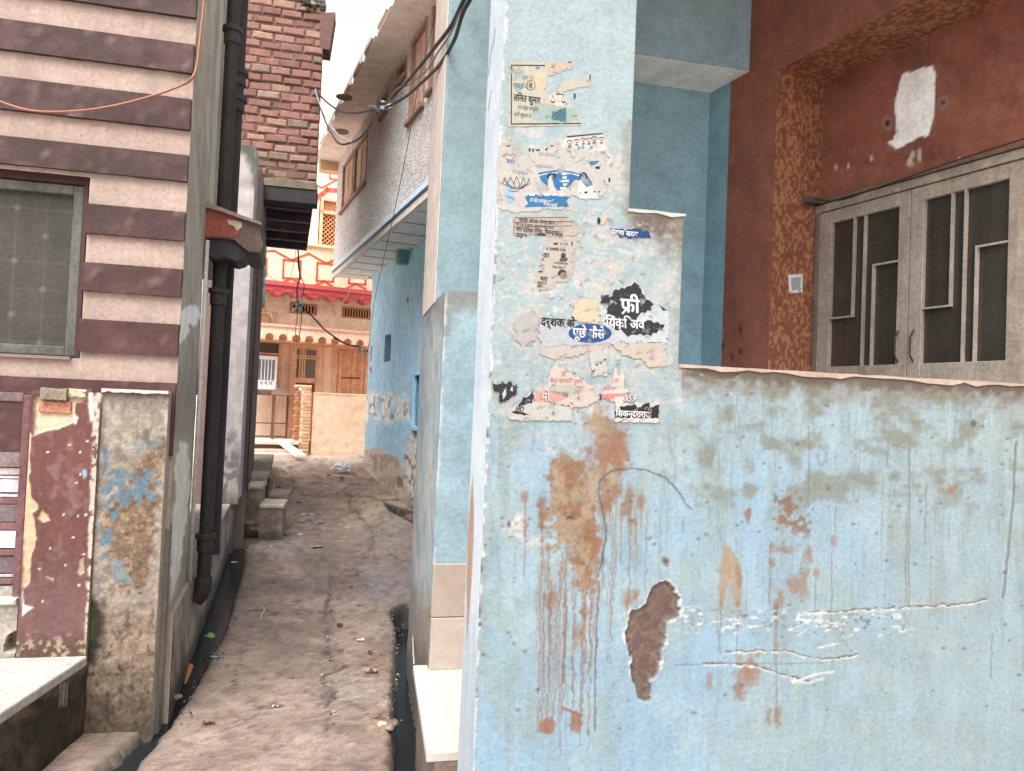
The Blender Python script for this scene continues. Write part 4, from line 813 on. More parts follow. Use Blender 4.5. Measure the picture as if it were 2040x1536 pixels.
# teal house
uT = 2.2; T0 = S2.U(505, 700) if False else 2.2
th = thing('teal_house', 'narrow sliver of a teal house with a carved plaster panel, far end on the left', 'house', S2.pt(3.5, 0))
uE2 = 5.3
def tl(c, U, Z): c.noise(8, 20, 3, .5, .7, lin(226, 240, 238), .8)
NT_ = -.12; uE2 = 4.2; m = MB(); sheet(m, S2, uT, uE2, -.2, 2.75, NT_, .04, lin(150, 214, 206), tl); m.box(S2, uT, uE2, -.2, 2.75, -.5, NT_ - .01, lin(150, 214, 206)); m.build('wall', M['plaster'], th)
def tp(c, U, Z): c.noise(5, 6, 3, .5, .6, lin(60, 150, 140), .9)
m = MB(); z0, z1 = S2.Z(515, 590, .12), S2.Z(515, 505, .12); z0 = 2.95; z1 = 3.85
sheet(m, S2, uT + .5, uE2, z0, z1, -.04, .03, lin(130, 226, 210), tp, amp=.02); m.box(S2, uT + .5, uE2, z0, z1, -.3, -.062, lin(110, 200, 186)); m.build('carved_panel', M['plaster'], th)
m = MB(); m.box(S2, uT + .5, uE2 - .01, z1, z1 + .35, -.3, -.11, lin(160, 150, 136)); m.build('ledge', M['concrete'], th); m = MB(); m.box(S2, uT + .5, uE2 - .01, 2.75, z0, -.3, -.13, lin(96, 90, 84)); m.build('ledge', M['concrete'], th)
GAIN[0] = 1.15
# ---- door steps
Y0 = 8.0
SF = Fr(atz(560, 1076, 0), 12)
ds = thing('door_steps', 'worn concrete doorsteps with two nosed treads, left side of the lane', 'steps', SF.pt(-.3, 0))
def za_(y_, x_=530, n=0): return SF.Z(x_, y_, n)
u1 = SF.U(516, 1030); cst = lin(150, 132, 118)
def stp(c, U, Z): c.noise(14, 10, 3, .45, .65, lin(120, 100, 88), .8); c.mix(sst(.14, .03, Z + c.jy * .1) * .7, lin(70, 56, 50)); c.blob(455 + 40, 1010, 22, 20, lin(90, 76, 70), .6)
zl, zh = za_(1006, 540), za_(966, 495)
u2 = SF.U(480, 1000)
m = MB(); sheet(m, SF, u1, 0, -.1, zl - .04, 0, .02, cst, stp, amp=.006); m.box(SF, u1, -.003, -.1, zl - .041, -.5, -.01, cst); m.build('lower_riser', M['concrete'], ds)
m = MB(); m.box(SF, u1 - .0, .012, zl - .04, zl + .005, -.5, .015, lin(190, 172, 154), .012); m.build('lower_tread', M['concrete'], ds)
m = MB(); sheet(m, SF, u2 - .1, u1 - .001, -.1, zh - .05, -.02, .02, cst, stp, lambda u, z: ~((u < u2 + .2) & (z < .16)), amp=.006); m.box(SF, u2 + .1, u1 - .003, .1, zh - .06, -.5, -.04, cst); m.build('upper_riser', M['concrete'], ds)
m = MB(); m.box(SF, u2 - .1, u1 + .012, zh - .05, zh + .0, -.5, -.002, lin(184, 166, 150), .014); m.box(SF, u2 - .1, u1 + .0, zh + .001, zh + .06, -1.0, -.42, lin(160, 142, 128), .01); m.build('upper_tread', M['concrete'], ds)
m = MB(); m.box(SF, SF.U(525, 1000), .02, zl + .006, zl + .06, -.95, -.46, lin(140, 124, 112), .01); m.build('rear_tread', M['concrete'], ds)
# pale slab and dark stone bench further on
SB = Fr(P(540, 935, 10.2), 12); 
pb_ = thing('stone_bench', 'long low bench of dark stone slabs along the left wall beyond the doorsteps', 'bench', SB.pt(-.3, 0))
zbn = SB.Z(520, 936)
m = MB(); a = SB.pt(0, 0, 0); b = SB.pt(-.6, 0, 0); e = np.array([-.3, .95, 0]) ; 
nrm = S2.u; m.abox(b, a, a + nrm * 2.9, b + nrm * 2.9, zbn - .06, zbn, lin(128, 112, 108)); m.build('bench_top', M['concrete'], pb_, bevel=.008)
m = MB(); m.abox(b + nrm * .02 + SB.u * .0, a - SB.u * .03 + nrm * .02, a - SB.u * .03 + nrm * 2.8, b + nrm * 2.8, -.1, zbn - .061, lin(84, 72, 68)); m.build('bench_base', M['concrete'], pb_)
m = MB(); zs = SB.Z(510, 950); zs = zbn - .1; m.abox(SB.pt(-.75, 0, .62), SB.pt(-.05, 0, .62), SB.pt(-.05, 0, .01), SB.pt(-.75, 0, .01), zs - .05, zs, lin(176, 176, 180))
tag(m.build('marble_slab', M['marble'], bevel=.005), 'pale marble slab lying behind the worn doorsteps', 'slab')
tr = MB(); p0 = P(474, 946, 8.9); p1 = P(538, 953, 8.9); p1b = P(545, 957, 8.9); p2 = P(540, 1000, 8.9); p2[2] = 0
tr.tube([p0, p1, (p1 + p1b) / 2 + np.array([0, 0, .005]), p1b, p2], .014, lin(120, 126, 122), 8); tag(tr.build('handrail', M['metal'], smooth=True), 'bent grey steel pipe rail standing beside the doorsteps', 'rail')
GAIN[0] = 2.1
# ================================================================== PEBBLE-DASH BLUE HOUSE (right side of the lane)
RH = Fr(P(735, 700, 13.3), -67)
rh = thing('overhanging_house', 'blue house with a pebble dashed upper storey hanging over the lane, right side', 'house', RH.pt(2, 0))
NU = .6; zU = RH.Z(663, 548, NU); uU0 = RH.U(663, 545, NU); zEv = 5.95
vent = (*sorted((RH.U(766, 700), RH.U(778, 700))), RH.Z(772, 720), RH.Z(772, 667)); wnd = (RH.U(827, 800), RH.U(842, 800) + .2, RH.Z(830, 850), RH.Z(830, 748))
def lw(c, U, Z):
    x, y = c.x, c.y; c.c = np.tile(lin(148, 182, 210), (len(U), 1)); c.noise(60, 60, 3, .42, .7, lin(140, 178, 204), .5); c.mix(sst(600, 500, y) * .6, lin(128, 180, 184)); c.noise(12, 50, 13, .5, .7, lin(170, 206, 220), .6)
    c.mix(sst(24, 16, np.abs(x - 786) / 2.2 + 0) * 0, (0, 0, 0))
    bm = (1 - sst(16, 36, np.abs(y - 812) + c.jy * 34)) * (x < 840) * sst(.40, .5, fb(x / 7, y / 26, 5)); c.mix(bm * .95, lin(226, 222, 216))
    bm2 = (1 - sst(10, 24, np.abs(y - 812 - (x - 780) * .1) + c.jy * 40)) * sst(.5, .56, fb(x / 5, y / 18, 15)); c.mix(bm2 * .95, lin(120, 114, 110))
    pm = 1 - sst(-4, 4, c.sdf([(822, 860), (842, 840), (850, 1040), (800, 1000), (792, 960), (806, 900)], 22)); c.mix(pm * .9, lin(176, 164, 158)); c.mix(pm * sst(.52, .6, fb(x / 6, y / 10, 25)) * .8, lin(96, 80, 72))
    bs = 1 - sst(-5, 6, c.sdf([(700, 890), (735, 898), (745, 890), (770, 900), (792, 912), (800, 930), (815, 1000), (850, 1060), (700, 1000)], 14)); c.mix(bs * .92, lin(170, 150, 134)); c.mix(bs * sst(.45, .65, fb(x / 10, y / 9, 35)) * .7, lin(140, 116, 98))
    c.blob(748, 922, 5, 16, lin(96, 98, 60), .6, .5); c.blob(796, 960, 7, 14, lin(84, 76, 50), .7); c.mix(sst(.12, .0, Z - hgt(9) + c.jy * .15 - .1) * .5, lin(90, 72, 62))
    c.blob(812, 598, 2.5, 7, lin(150, 90, 60), .9); c.blob(738, 735, 2.2, 5, lin(90, 90, 90), .9); c.line([(741, 690), (737, 703), (741, 710), (738, 718)], 1.6, lin(60, 76, 90), .8, 3); c.blob(739, 740, 1.8, 6, lin(90, 96, 100), .8)
mb = MB(); sheet(mb, RH, 0, 7.4, -.4, zU, 0, .022, BLUE, lw, lambda u, z: ~(((u > vent[0]) & (u < vent[1]) & (z > vent[2]) & (z < vent[3])) | ((u > wnd[0]) & (u < wnd[1]) & (z > wnd[2]) & (z < wnd[3]))), amp=.008); mb.build('lower_wall', M['plaster'], rh, smooth=True)
m = MB(); m.box(RH, .01, 7.4, -.4, zU, -.6, -.25, lin(140, 176, 190)); m.box(RH, 0.003, .02, -.4, zU, -.6, -.012, lin(196, 214, 222)); m.build('lower_core', M['plaster'], rh)
m = MB(); m.box(RH, vent[0] - .02, vent[1] + .02, vent[2] - .02, vent[3] + .02, -.24, -.14, lin(70, 66, 62)); holed(m, RH, vent[0], vent[1], vent[2], vent[3], -.004, [vent], .14, lin(120, 160, 176)); m.build('vent_opening', M['plaster'], rh)
m = MB(); holed(m, RH, wnd[0], wnd[1], wnd[2], wnd[3], -.004, [wnd], .2, lin(120, 168, 196)); m.box(RH, wnd[0], wnd[1], wnd[2], wnd[3], -.24, -.2, lin(44, 40, 38)); ww = m.build('window', M['plaster'], rh)
m = MB(); e = .05
for a, b, c_, d in ((wnd[0] - e, wnd[1] + e, wnd[3], wnd[3] + e), (wnd[0] - e, wnd[1] + e, wnd[2] - e, wnd[2]), (wnd[0] - e, wnd[0], wnd[2], wnd[3])): m.box(RH, a, b, c_, d, -.05, .035, lin(134, 184, 212))
m.build('surround', M['plaster'], ww)
m = MB()
for k in range(7): u = wnd[0] + .03 + (wnd[1] - wnd[0] - .06) * k / 6; m.tube([RH.pt(u, wnd[2], -.05), RH.pt(u, wnd[3], -.05)], .008, lin(150, 140, 130), 6)
for k in range(8):
    z_ = wnd[2] + (wnd[3] - wnd[2]) * (k + .5) / 8; m.tube([RH.pt(wnd[0], z_, -.05), RH.pt(wnd[1], z_, -.05)], .007, lin(150, 140, 130), 6)
m.build('grille', M['metal'], ww)
# overhang
def uw(c, U, Z):
    c.c = np.tile(lin(186, 184, 182), (len(U), 1)); c.noise(60, 50, 3, .45, .65, lin(172, 168, 164), .7); c.mix(sst(780, 860, c.x) * .35, lin(140, 118, 116)); c.mix(sst(720, 680, c.x) * sst(420, 540, c.y) * .5, lin(204, 206, 214))
uq = lambda px, py: RH.U(px, py, NU); zq = lambda px, py: RH.Z(px, py, NU)
WIN = [(uq(683, 360), uq(703, 360), zq(684, 418), zq(700, 306), 2), (uq(706, 340), uq(730, 340), zq(708, 388), zq(726, 268), 2), (uq(761, 205), uq(773, 205), zq(762, 232), zq(771, 182), 0), (uq(792, 145), uq(810, 145), zq(794, 170), zq(808, 116), 0), (uq(818, 160), uq(847, 160), zq(820, 237), zq(845, 45), 3), (uq(860, 60), uq(860, 60) + .9, zq(861, 176), zq(861, 0), 2)]
mb = MB(); ins = lambda u, z: ~np.any([(u > w_[0]) & (u < w_[1]) & (z > w_[2]) & (z < w_[3]) for w_ in WIN], axis=0)
sheet(mb, RH, uU0, 7.4, zU, zEv, NU, .03, BLUE, uw, ins, amp=.004); mb.build('upper_wall', M['pebble'], rh)
m = MB(); m.box(RH, uU0 + .01, 7.4, zU + .012, zEv, -.5, NU - .12, lin(170, 164, 160)); m.box(RH, uU0, uU0 + .009, zU, zEv, -.5, NU - .003, lin(196, 186, 172)); m.build('upper_core', M['pebble'], rh)
for (a, b, c_, d, k) in WIN:
    m = MB(); holed(m, RH, a, b, c_, d, NU - .003, [(a, b, c_, d)], .1, lin(150, 130, 112)); m.box(RH, a, b, c_, d, NU - .119, NU - .1, lin(40, 34, 34)); wo = m.build('window', M['plaster'], rh)
    t = .05
    m = MB(); br = lin(128, 98, 80)
    m.box(RH, a, a + t, c_, d, NU - .09, NU + .012, br); m.box(RH, b - t, b, c_, d, NU - .09, NU + .012, br); m.box(RH, a + t, b - t, c_, c_ + t, NU - .09, NU + .01, br); m.box(RH, a + t, b - t, d - t, d, NU - .09, NU + .01, br); m.build('frame', M['wood'], wo)
    if k:
        for j in range(k):
            x0_ = a + t + (b - a - 2 * t) * j / k; x1_ = a + t + (b - a - 2 * t) * (j + 1) / k; m = MB(); m.box(RH, x0_ + .006, x1_ - .006, c_ + t, d - t, NU - .08, NU - .03, lin(150, 120, 104), .01); m.box(RH, x0_ + .05, x1_ - .05, c_ + t + .08, d - t - .08, NU - .03, NU - .02, lin(136, 108, 92), .004); m.build('shutter', M['wood'], wo)
    m = MB(); m.box(RH, a - .03, b + .03, c_ - .05, c_ - .002, NU - .05, NU + .05, lin(110, 84, 72)); m.build('sill', M['wood'], wo)
m = MB(); m.box(RH, uU0 - .005, 7.4, zU + .06, zU + .13, NU - .02, NU + .03, lin(186, 210, 232)); m.box(RH, uU0 - .005, 7.4, zU + .035, zU + .058, NU - .02, NU + .012, lin(70, 90, 110)); m.build('painted_ledge', M['gloss'], rh)
m = MB(); m.box(RH, uU0 + .003, 7.4, zU - .03, zU + .008, .002, NU - .06, lin(176, 176, 172)); m.box(RH, uU0, 7.4, zU - .05, zU + .03, NU - .06, NU + .004, lin(170, 162, 156)); m.build('overhang_slab', M['plaster'], rh)
for k in range(11): u = uU0 + .5 + k * .62; m = MB(); m.box(RH, u, u + .018, zU - .036, zU - .031, .01, NU - .07, lin(84, 84, 84)); m.build('slab_joint', M['plaster'], rh)
m = MB(); NE = NU + .42; m.box(RH, uU0 - .25, 7.4, zEv, zEv + .12, -.3, NE, lin(196, 186, 176)); 
for k in range(10):
    a = uU0 - .25 + k * .75; m.box(RH, a, a + .1, zEv - .008, zEv + .14, NE - .03, NE + .022, lin(200, 200, 198), .006); m.box(RH, a + .12, a + .75, zEv + .12, zEv + .18, NE - .05, NE + .0, lin(190, 184, 178))
    m.box(RH, a + .2, a + .7, zEv + .03, zEv + .1, NE + .0, NE + .03, lin(176, 166, 156), .01)
m.build('eave', M['plaster'], rh)
for (px, py) in ((686, 193), (680, 262), (862, -30)):
    cpt = atz(px, py, zEv); m = MB(); r_ = .12; m.tube([cpt + np.array([0, 0, -.012]), cpt + np.array([0, 0, -.001])], r_, lin(96, 86, 78), 20); m.build('eave_lamp_rose', M['metal'], rh)
m = MB(); m.box(RH, uU0 - .24, uU0 + .0, zEv - .18, zEv - .002, -.2, NE - .1, lin(170, 140, 112)); m.build('end_beam', M['plaster'], rh)
pq = RH.at(812, 510); m = MB(); m.box(RH, pq[0] - .09, pq[0] + .09, RH.Z(812, 527), RH.Z(812, 488), .0, .16, lin(96, 128, 128)); m.build('pipe_stub', M['plaster'], rh)
m = MB(); m.tube(spline([P(886, -40, 7.4) , P(838, 150, 7.9), P(812, 290, 8.3), P(790, 400, 8.8), P(768, 500, 9.6), P(746, 600, 11.5), P(735, 690, 12.7)], 6), .0045, lin(60, 58, 56), 5); tag(m.build('cable', M['rubber'], smooth=True), 'thin dark wire hanging down in front of the pebble dashed wall', 'cable')
# ================================================================== ORANGE HOUSE (end of the lane)
GAIN[0] = 1.25
OH = Fr(P(600, 905, 14.6), 25)
CR = lin(248, 218, 186, 1.0); OR = lin(226, 176, 138); DO = lin(226, 172, 134); RED = lin(200, 70, 78); LR = lin(206, 84, 62)
oh = thing('orange_house', 'cream and orange house with a scalloped red fringe facing down the lane', 'house', OH.pt(0, 0, -1))
def oa(x, y, n=0): return OH.at(x, y, n)
def oU(x, y, n=0): return OH.at(x, y, n)[0]
def oZ(x, y, n=0): return OH.at(x, y, n)[1]
uL, uR = oU(470, 700) , oU(900, 700)
nP, nS, nV, nD, nT = .0, -.1, -.3, -1.15, -.55
def mot(seed, c2, k=.6):
    def f(c, U, Z): c.noise(16, 14, seed, .45, .7, c2, k); c.noise(6, 20, seed + 9, .6, .75, lin(190, 150, 116), .35)
    return f
zf0 = oZ(640, 575, nP); zpar = oZ(600, 488, nP)
m = MB(); sheet(m, OH, uL, uR, zf0, zpar, nP, .05, CR, mot(3, lin(248, 212, 184))); m.box(OH, uL, uR, zf0, zpar, -.6, nP - .01, CR); m.box(OH, uL, uR, zpar, zpar + .05, -.6, nP + .05, lin(250, 220, 186)); m.build('parapet', M['stripe'], oh)
def strip(mb, F, pts, w, n, col, close=False):
    pts = pts + ([pts[0]] if close else [])
    for (a, b), (c_, d) in zip(pts, pts[1:]):
        L_ = math.hypot(c_ - a, d - b); dx, dz = (c_ - a) / L_ * w / 2, (d - b) / L_ * w / 2
        mb.poly(F, [(a - dx + dz, b - dz - dx), (c_ + dx + dz, d + dz - dx), (c_ + dx - dz, d + dz + dx), (a - dx - dz, b - dz + dx)], n, n + .012, col)
Zf = lambda l: [oa(500 + a / 6.4, 480 + b / 6.4, nP) for a, b in l]
m = MB()
for l, cl in (([(-300, 60), (-130, 5), (70, 120), (150, 190 - 60), (300, 125), (520, 245), (735, 160), (960, 285), (1170, 195), (1390, 320), (1600, 230)], 0), ([(60, 520), (130, 470), (230, 530)], 0), ([(370, 540), (510, 480), (650, 555)], 0), ([(800, 570), (935, 515), (1060, 595)], 0), ([(1220, 600), (1340, 550), (1460, 610)], 0),
              ([(415, 240), (635, 260), (625, 485), (405, 470)], 1), ([(845, 280), (1060, 300), (1045, 520), (835, 505)], 1), ([(0, 210), (200, 225), (190, 445), (-10, 430)], 1), ([(1260, 320), (1470, 340), (1456, 555), (1245, 540)], 1)):
    strip(m, OH, Zf(l), .035, nP + .001, LR, cl)
m.build('painted_lines', M['gloss'], oh)
# red fringe
m = MB(); zt, zb0 = oZ(630, 571, .1), oZ(630, 589, .1); per = oU(618, 590, .1) - oU(581.5, 590, .1); ph = oU(590.6, 590, .1)
us = np.arange(uL, uR, .03); bot = []
for u in us:
    t = ((u - ph) / per) % 1; t = min(t, 1 - t); d = .06 * math.sqrt(max(0, 1 - (t / .24) ** 2)) if t < .24 else .03 * math.sqrt(max(0, 1 - ((.5 - t) / .26) ** 2)) * -1 + 0
    bot.append((u, zb0 - d))
m.poly(OH, bot + [(uR, zt), (uL, zt)], -.3, .1, RED); m.box(OH, uL, uR, zt - .05, zt + .03, -.3, .13, lin(214, 84, 84)); m.build('scalloped_fringe', M['gloss'], oh)
m = MB(); k0 = int((uL - ph) / per); rr = []
for k in range(k0, int((uR - ph) / per) + 1):
    c_ = ph + k * per; pts = [OH.pt(c_ + per * .38 * math.cos(a), zb0 - .04 + .13 * math.sin(a), .105) for a in np.linspace(0, math.pi, 9)]; m.tube(pts, .006, lin(222, 104, 104), 5)
    pts = [OH.pt(c_ + per * .16 * math.cos(a), zb0 + .0 + .03 * math.sin(a), .103) for a in np.linspace(0, math.pi, 7)]; m.tube(pts, .005, lin(160, 38, 48), 5)
    pts = [OH.pt(c_ + per * .5 + per * .16 * math.cos(a), zt - .1 - .05 * math.sin(a), .105) for a in np.linspace(0, math.pi, 7)]; m.tube(pts, .005, lin(222, 104, 104), 5)
m.build('fringe_relief', M['gloss'], oh)
# wall with vents
zv0 = oZ(600, 650, nV)
VN = [(*sorted((oU(577, 616, nV), oU(632, 616, nV))), oZ(604, 626, nV), oZ(604, 605, nV)), (*sorted((oU(681, 622, nV), oU(740, 622, nV))), oZ(705, 634, nV), oZ(705, 613, nV)), (*sorted((oU(480, 616, nV), oU(526, 616, nV))), oZ(510, 612, nV), oZ(510, 597, nV))]
ins = lambda u, z: ~np.any([(u > w_[0]) & (u < w_[1]) & (z > w_[2]) & (z < w_[3]) for w_ in VN], axis=0)
m = MB(); sheet(m, OH, uL, uR, zv0 - .2, zt, nV, .03, lin(226, 200, 172), mot(5, lin(206, 180, 152), .8), ins); m.box(OH, uL, uR, zv0 - .2, zt, nV - .4, nV - .15, CR); m.build('vent_wall', M['plaster'], oh)
for i, (a, b, c_, d) in enumerate(VN):
    m = MB(); holed(m, OH, a, b, c_, d, nV - .002, [(a, b, c_, d)], .13, lin(190, 130, 90)); m.box(OH, a, b, c_, d, nV - .145, nV - .12, lin(34, 26, 24)); v = m.build('vent', M['wood'], oh)
    m = MB(); t = .035
    for q in ((a, b, c_, c_ + t), (a, b, d - t, d), (a, a + t, c_ + t, d - t), (b - t, b, c_ + t, d - t)): m.box(OH, *q, nV - .03, nV + .015, lin(176, 112, 74))
    n_ = int((b - a) / .055)
    for k in range(1, n_): u = a + (b - a) * k / n_; m.box(OH, u - .009, u + .009, c_ + t, d - t, nV - .03, nV + .0, lin(200, 150, 112))
    m.build('bars', M['wood'], v)
# scalloped band
zst, zsb = oZ(620, 656, nS), oZ(620, 684, nS); pt_ = (oU(643, 670, nS) - oU(537.5, 670, nS)) / 4; p0 = oU(537.5, 670, nS); r_ = pt_ * .34
pts = []; zcn = zsb + r_ * .72
for k in range(int((uL - p0) / pt_) + 1, int((uR - p0) / pt_)):
    c_ = p0 + k * pt_
    for a in np.linspace(math.radians(226), math.radians(-46), 15): pts.append((c_ + r_ * math.cos(a), zcn + r_ * math.sin(a)))
m = MB(); m.poly(OH, [(uL, zsb)] + pts + [(uR, zsb), (uR, zst), (uL, zst)], nS - .12, nS, lin(250, 206, 176, .95)); m.box(OH, uL, uR, zst + .001, zst + .05, nV, nS + .03, lin(240, 176, 150)); m.build('scalloped_band', M['stripe'], oh)
m = MB(); m.box(OH, uL, uR, zsb + .08, zst, nV, nS - .13, DO); m.box(OH, uL, uR, zsb + .02, zst, nD - .1, nV - .001, lin(214, 160, 118)); m.build('band_backing', M['stripe'], oh)  # darker orange backing, shade behind the scallops put into the colour
for k in range(len(pts) // 15 - 1):
    m = MB(); strip(m, OH, [(pts[k * 15 + 14][0] + .01, zsb + .012), (pts[(k + 1) * 15][0] - .01, zsb + .012)], .02, nS + .001, LR); m.build('painted_edge', M['gloss'], oh)
# door wall
m = MB(); sheet(m, OH, uL, uR, .2, zsb + .1, nD, .05, lin(246, 212, 184, .95), mot(8, lin(240, 204, 176))); m.box(OH, uL, uR, .2, zsb + .1, nD - .3, nD - .01, CR); m.build('door_wall', M['stripe'], oh)
zfl = oZ(560, 862, nD + .3); zfl = .45 + .22
def dd_(x, y): return oa(x, y, nD)
u0, u1 = oU(576, 750, nD), oU(641, 750, nD); zt_ = oZ(610, 686, nD); m = MB()
m.box(OH, u0, u0 + .13, zfl, zt_, nD, nD + .06, DO, .006); m.box(OH, u1 - .13, u1, zfl, zt_, nD, nD + .06, DO, .006); m.box(OH, u0 + .13, u1 - .13, zt_ - .09, zt_, nD, nD + .059, DO, .006); m.box(OH, u0 + .131, u1 - .131, zfl, zt_ - .091, nD, nD + .03, lin(222, 166, 124)); d1 = m.build('door', M['wood'], oh)
g0, g1, ga, gb = oU(587, 725, nD), oU(628, 725, nD), oZ(607, 753, nD), oZ(607, 697, nD)
m = MB(); m.box(OH, g0, g1, ga, gb, nD + .031, nD + .036, lin(110, 96, 84)); m.build('glass_pane', M['glass'], d1)
m = MB()
for f in (.24, .36, .47): u = g0 + (g1 - g0) * f; m.box(OH, u - .014, u + .014, ga, gb, nD + .037, nD + .055, lin(232, 176, 132))
for f in (.7, .78): z = ga + (gb - ga) * f; m.box(OH, g0, g1, z - .012, z + .012, nD + .037, nD + .054, lin(232, 176, 132))
m.build('door_grille', M['wood'], d1)
m = MB(); z2a, z2b = oZ(607, 782, nD), oZ(607, 763, nD); m.box(OH, g0, g1, z2a, z2b, nD + .031, nD + .036, lin(110, 60, 40)); m.build('lower_panel', M['wood'], d1)
u0, u1 = oU(661, 740, nD), oU(735, 740, nD); m = MB(); zt2 = oZ(690, 688, nD)
m.box(OH, u0, u0 + .1, zfl, zt2, nD, nD + .07, DO, .006); m.box(OH, u1 - .1, u1, zfl, zt2, nD, nD + .07, DO, .006); m.box(OH, u0 + .1, u1 - .1, zt2 - .08, zt2, nD, nD + .069, DO, .006); m.box(OH, u0 + .101, u1 - .101, zfl, zt2 - .081, nD, nD + .025, lin(218, 158, 118)); d2 = m.build('door', M['wood'], oh)
um = (u0 + u1) / 2
for (a, b) in ((u0 + .12, um - .02), (um + .02, u1 - .12)):
    m = MB(); m.box(OH, a, b, zfl + .05, zt2 - .1, nD + .026, nD + .04, lin(222, 164, 124), .004); lf = m.build('door_leaf', M['wood'], oh)
    for (ya, yb_) in ((714, 698), (747, 717), (767, 753), (783, 773), (800, 789)):
        m = MB(); m.box(OH, a + .09, b - .06, oZ(690, ya, nD), oZ(690, yb_, nD), nD + .041, nD + .06, lin(214, 152, 110), .018); m.build('panel', M['wood'], lf)
m = MB(); m.tube([OH.pt(um - .2, oZ(690, 753, nD), nD + .07), OH.pt(um + .2, oZ(690, 752, nD), nD + .07)], .014, lin(120, 70, 44), 6); m.build('door_bolt', M['metal'], oh)
u0, u1 = oU(470, 740, nD), oU(553, 740, nD); m = MB(); m.box(OH, u0, u1, oZ(530, 765, nD), oZ(530, 682, nD), nD, nD + .02, lin(96, 80, 72)); m.box(OH, u0, u1 + .03, oZ(530, 706, nD), oZ(530, 703, nD), nD + .02, nD + .06, DO); m.box(OH, u1, u1 + .06, oZ(530, 765, nD), oZ(530, 682, nD), nD, nD + .06, DO); m.build('window', M['wood'], oh)
m = MB(); q = [oa(x_, y_, nD) for x_, y_ in ((554, 766), (558, 768)) ]; m.box(OH, oU(552, 768, nD), oU(558, 768, nD), oZ(555, 772, nD), oZ(555, 765, nD), nD, nD + .04, lin(190, 180, 196)); m.build('switch_box', M['plastic'], oh)
# upper wall and lattice window
m = MB(); lw0 = (*sorted((oU(637, 440, nT), oU(680, 440, nT))), oZ(650, 494, nT), oZ(650, 394, nT))
sheet(m, OH, uL, uR, zpar - .3, 9.5, nT, .06, lin(248, 216, 190, .95), mot(13, lin(246, 214, 188)), lambda u, z: ~((u > lw0[0]) & (u < lw0[1]) & (z > lw0[2]) & (z < lw0[3]))); m.box(OH, uL, uR, zpar - .3, 9.5, nT - .5, nT - .3, CR); m.build('upper_wall', M['stripe'], oh)
m = MB(); holed(m, OH, *lw0, nT - .002, [lw0], .25, lin(222, 160, 118)); m.box(OH, *lw0, nT - .28, nT - .24, lin(60, 44, 38)); lwn = m.build('lattice_window', M['wood'], oh)
m = MB(); a, b, c_, d = lw0; t = .06; zm_ = c_ + (d - c_) * .74
for q in ((a, b, c_, c_ + t), (a, b, d - t, d), (a, a + t, c_ + t, d - t), (b - t, b, c_ + t, d - t), (a, b, zm_ - t, zm_)): m.box(OH, *q, nT - .1, nT + .02, DO)
m.build('frame', M['wood'], lwn)
m = MB(); s = .09
def diag(m, a, b, c_, d, s):
    w_, h_ = b - a, d - c_
    for sg in (1, -1):
        k = -h_
        while k < w_:
            pts_ = []
            for t_ in (0, 1):
                pass
            x0_, x1_ = max(0, k), min(w_, k + h_); y0_, y1_ = x0_ - k, x1_ - k
            if x1_ - x0_ > .02:
                if sg < 0: y0_, y1_ = h_ - y0_, h_ - y1_
                m.tube([OH.pt(a + x0_, c_ + y0_, nT - .04 + sg * .005), OH.pt(a + x1_, c_ + y1_, nT - .04 + sg * .005)], .009, lin(232, 158, 110), 5)
            k += s
diag(m, a + t, b - t, c_ + t, zm_ - t, s); diag(m, a + t, b - t, zm_, d - t, s * .7); m.build('lattice', M['wood'], lwn)
m = MB(); strip(m, OH, [oa(x_, y_, nT) for x_, y_ in ((600, 420), (625, 398), (640, 388), (652, 378), (672, 380), (700, 384))], .09, nT + .001, lin(222, 90, 70)); strip(m, OH, [oa(x_, y_, nT) for x_, y_ in ((600, 352), (640, 374), (672, 358), (700, 345))], .03, nT + .001, LR); strip(m, OH, [oa(x_, y_, nT) for x_, y_ in ((657, 318), (700, 322), (698, 360), (657, 356))], .03, nT + .001, LR, True); m.build('painted_trim', M['gloss'], oh)
# porch floor
m = MB(); zpf = zfl; m.box(OH, uL, oU(590, 850), .2, zpf, nD, -.05, lin(214, 204, 196), .01); m.box(OH, oU(590, 850), uR, .2, zpf, nD, -.16, lin(214, 204, 196)); m.build('porch_floor', M['concrete'], oh)
# ---- front wall with pier
lwn_ = thing('low_wall', 'low cream block wall with a toothed brick pier in front of the orange house', 'wall', OH.pt(.8, 0, -.1))
z0 = .2; zlt = oZ(660, 784); uA, uB = oU(622, 840), uR
def blk(c, U, Z):
    c.noise(14, 14, 3, .5, .7, lin(240, 196, 150), .6); zz = (Z - .35) / .16; row = np.floor(zz); uu = (U / .34 + .5 * (row % 2)); e = np.minimum(np.abs(zz % 1 - .5), 9); l1 = sst(.46, .5, e) * sst(.5, .62, fb(U * 3, row * 7.3, 4)); l2 = sst(.48, .5, np.abs(uu % 1 - .5)) * sst(.52, .6, fb(row * 3.7, np.floor(uu) * 5.1, 9)); c.mix(np.maximum(l1, l2) * .35, lin(190, 150, 116)); c.mix(sst(.55, .42, Z) * .4, lin(200, 160, 120))
m = MB(); sheet(m, OH, uA, uB, z0, zlt, 0, .022, lin(238, 202, 172, .9), blk, amp=.006); m.box(OH, uA, uB, z0, zlt - .003, -.14, -.012, CR); m.box(OH, uA, uB, zlt - .02, zlt + .012, -.15, .01, lin(250, 214, 176), .004); m.build('wall_face', M['plaster'], lwn_)
uC, uD_ = oU(586, 840), oU(617, 840); zpt_ = oZ(604, 767, .05)
m = MB(); m.box(OH, uC + .09, uD_ - .1, z0, zpt_ - .002, -.18, .045, CR, .006); m.box(OH, uC, uD_, zpt_ - .04, zpt_, -.19, .06, lin(244, 204, 166), .008); m.build('pier_core', M['plaster'], lwn_)
